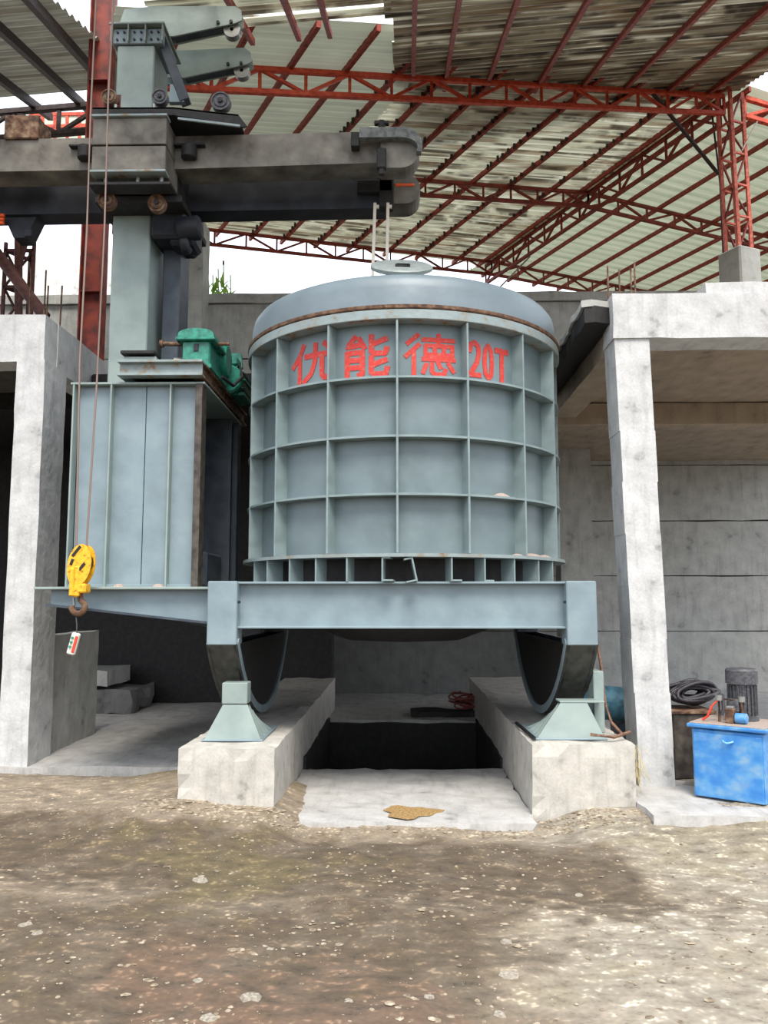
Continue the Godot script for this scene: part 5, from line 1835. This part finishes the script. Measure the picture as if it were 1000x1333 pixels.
# ================================================================ small things, plants, debris
func small_things() -> void:
	# reeds beyond the back wall: one clump
	var root := thing("reed_clump", "clump of pale green reeds growing above the back wall left of the lid", "reeds", at(283, 378, 14.9))
	var base_y := 6.86
	for k in 6:
		var px: float = [264.0, 271.0, 277.0, 284.0, 291.0, 300.0][k]
		var tall: float = [360.0, 354.0, 358.0, 350.0, 342.0, 358.0][k]
		var b := at(px, 378, 14.9)
		b.y = base_y
		var tp := at(px, tall, 14.9)
		var st := ns()
		tube(st, [b, b.lerp(tp, 0.5) + Vector3(0.01, 0, 0), tp], 0.012, 5)
		obj("stem", st, M.leaf, root)
		if k in [1, 4]:
			st = ns()
			lathe(st, tp + Vector3(0, -0.06, 0), [Vector2(0, 0), Vector2(0.022, 0.03), Vector2(0.018, 0.09), Vector2(0, 0.12)], 8, true)
			obj("seed_head", st, M.brown_pipe, root)
		for j in 16:
			var o := b.lerp(tp, rng.randf_range(0.0, 0.65)) + Vector3(rng.randf_range(-0.03, 0.03), 0, rng.randf_range(-0.03, 0.03))
			var an := rng.randf_range(0, TAU)
			var d := Vector3(cos(an) * 0.7, 1.0, sin(an) * 0.7).normalized() * rng.randf_range(0.14, 0.26)
			var sd := Vector3(-sin(an), 0, cos(an)) * 0.026
			var tip := o + d + Vector3(cos(an), -0.15, sin(an)) * 0.07
			st = ns()
			for e in [[o - sd, o + sd, o + d * 0.6 + sd], [o - sd, o + d * 0.6 + sd, o + d * 0.6 - sd], [o + d * 0.6 - sd, o + d * 0.6 + sd, tip]]:
				tri(st, e[0], e[1], e[2], Vector3.UP)
			obj("leaf", st, M.leaf, root)
	# scrap beyond the pit
	var st := ns()
	roughbox(st, Vector3(0.15, 0.1, -11.1), Vector3(1.0, 0.17, -11.5), 0.15, 0.03, 501, 0.02)
	tag(obj("steel_plate", st, M.black), "black scrap plate lying at the far edge of the pit", "scrap plate")
	var cw := thing("cable_heap", "heap of dull red cables on the scrap plate beyond the pit", "cable heap", Vector3(0.95, 0.18, -11.3))
	for k in 9:
		st = ns()
		var pts := []
		var r := rng.randf_range(0.1, 0.24)
		for j in 17:
			var an := TAU * j / 16.0 + k
			pts.append(Vector3(0.95 + cos(an) * r * 1.3, 0.225 + k * 0.02 + sin(an * 2.0 + k) * 0.025, -11.3 + sin(an) * r))
		tube(st, pts, 0.012, 6, false)
		obj("loop", st, M.cable_red, cw)
	# dark bar leaning on the right block under the rocker
	st = ns()
	bar(st, Vector3(1.03, 0.565, -6.5), Vector3(1.0, 0.57, -7.3), 0.02)
	tag(obj("iron_bar", st, M.bolt), "thin dark iron bar lying on the right foundation block beside the stand", "iron bar")

	# loose stones on the yard: pale chips that can be told apart
	var chips := [
		[33, 1204, 0.07, "flat pale stone chip, left one of a pair near the left edge of the yard"], [50, 1215, 0.06, "flat pale stone chip, right one of a pair near the left edge of the yard"],
		[258, 1277, 0.05, "round whitish stone in the reddish soil, left of the long flat chip"], [326, 1299, 0.09, "long flat pale chip in the reddish soil near the bottom edge"],
		[352, 1236, 0.045, "bright white pebble in the middle of the damp soil"], [271, 1326, 0.08, "broad pale chip cut by the bottom edge of the view"],
		[453, 1304, 0.055, "flat pale chip right of centre near the bottom edge"], [171, 1051, 0.08, "lone grey stone on the beige soil before the left block"],
		[259, 1146, 0.09, "long thin grey chip on the dark damp band"], [327, 1095, 0.06, "pale chip on the dark band in front of the left block"],
		[660, 1226, 0.06, "round pale stone where the dusty soil begins, right of centre"], [662, 1270, 0.10, "broad flat pale chip below the round stone, right of centre"],
		[651, 1321, 0.06, "round pale stone at the bottom edge, right of centre"], [873, 1275, 0.045, "small bright pebble on the dusty soil at lower right"],
		[754, 1166, 0.06, "small grey stone in the middle of the dusty pale soil"], [560, 1298, 0.05, "small pale stone at bottom centre of the yard"]]
	for k in chips.size():
		var c: Array = chips[k]
		var z := 1.6 * 1080.0 / (float(c[1]) - 784.0)
		for it in 3:
			var q := at(c[0], c[1], z)
			z *= (1.6 - gh(q.x, q.z)) / (1.6 - q.y)
		var p := at(c[0], c[1], z)
		st = ns()
		var r: float = c[2] * 0.5
		var n := 9
		var lo := []
		var hi := []
		for j in n:
			var an := TAU * j / n
			var rr := r * rng.randf_range(0.7, 1.25)
			lo.append(p + Vector3(cos(an) * rr, -0.006, sin(an) * rr * 0.8))
			hi.append(p + Vector3(cos(an) * rr * 0.75, r * rng.randf_range(0.15, 0.32), sin(an) * rr * 0.6))
		face(st, hi, p)
		for j in n:
			var j2 := (j + 1) % n
			face(st, [lo[j], lo[j2], hi[j2], hi[j]], p)
		tag(obj("stone_chip", st, M.chip), c[3], "stone", "pale stone chips on the yard")
	# grit: thousands of small stones, nobody could count them
	var sm := ns()
	var top := Vector3(0, 0.5, 0)
	for j in 6:
		var a := TAU * j / 6.0
		var b := TAU * (j + 1) / 6.0
		tri(sm, Vector3(cos(a), 0, sin(a) * 0.8), Vector3(cos(b), 0, sin(b) * 0.8), Vector3(cos(b) * 0.55, 0.42, sin(b) * 0.5), Vector3(cos(a), 0.6, sin(a)))
		tri(sm, Vector3(cos(a), 0, sin(a) * 0.8), Vector3(cos(b) * 0.55, 0.42, sin(b) * 0.5), Vector3(cos(a) * 0.55, 0.42, sin(a) * 0.5), Vector3(cos(a), 0.6, sin(a)))
		tri(sm, top, Vector3(cos(a) * 0.55, 0.42, sin(a) * 0.5), Vector3(cos(b) * 0.55, 0.42, sin(b) * 0.5), Vector3.UP)
	sm.generate_normals()
	var mm := MultiMesh.new()
	mm.transform_format = MultiMesh.TRANSFORM_3D
	mm.mesh = sm.commit()
	var tf := []
	for k in 9000:
		var x := rng.randf_range(-4.0, 4.0)
		var z := -rng.randf_range(2.6, 6.6)
		if gn.get_noise_2d(x * 0.8 + 7.0, z * 0.8) < -0.12 and rng.randf() < 0.8: continue
		if z < -6.15 and x > -1.7 and x < 1.9: continue
		var s := pow(rng.randf(), 3.0) * 0.012 + 0.003
		tf.append(Transform3D(Basis(Vector3.UP, rng.randf_range(0, TAU)).scaled(Vector3(s, s * 0.8, s)), Vector3(x, gh(x, z) - s * 0.12, z)))
	for k in 1500:                                        # flakes of broken concrete trodden into the damp soil
		var x := rng.randfn(-0.1, 1.1)
		var z := -rng.randf_range(2.7, 5.2)
		if gn.get_noise_2d(x * 1.1 + 3.0, z * 1.1) < 0.02: continue
		var s := pow(rng.randf(), 2.2) * 0.02 + 0.006
		tf.append(Transform3D(Basis(Vector3.UP, rng.randf_range(0, TAU)).scaled(Vector3(s * rng.randf_range(0.8, 1.6), s * 0.35, s)), Vector3(x, gh(x, z) - s * 0.05, z)))
	for k in 2600:                                        # rubble along the foot of blocks and column
		var x := rng.randf_range(-1.9, 3.2)
		if x > -0.8 and x < 0.5 and rng.randf() < 0.5: continue
		var z := -5.95 - rng.randf() * 0.38 + 0.05 * sin(x * 5.0)
		if x > 0.9: z -= 0.02
		var s := pow(rng.randf(), 2.5) * 0.024 + 0.004
		tf.append(Transform3D(Basis(Vector3.UP, rng.randf_range(0, TAU)).scaled(Vector3(s * rng.randf_range(0.8, 1.8), s * 0.7, s)), Vector3(x, gh(x, z) - s * 0.1, z)))
	mm.instance_count = tf.size()
	for k in tf.size(): mm.set_instance_transform(k, tf[k])
	var mi := MultiMeshInstance3D.new()
	mi.name = "gravel"
	mi.multimesh = mm
	mi.material_override = M.pebble
	add_child(mi)
	tag(mi, "scattered small gravel and grit over the earth yard", "gravel", "", "stuff")
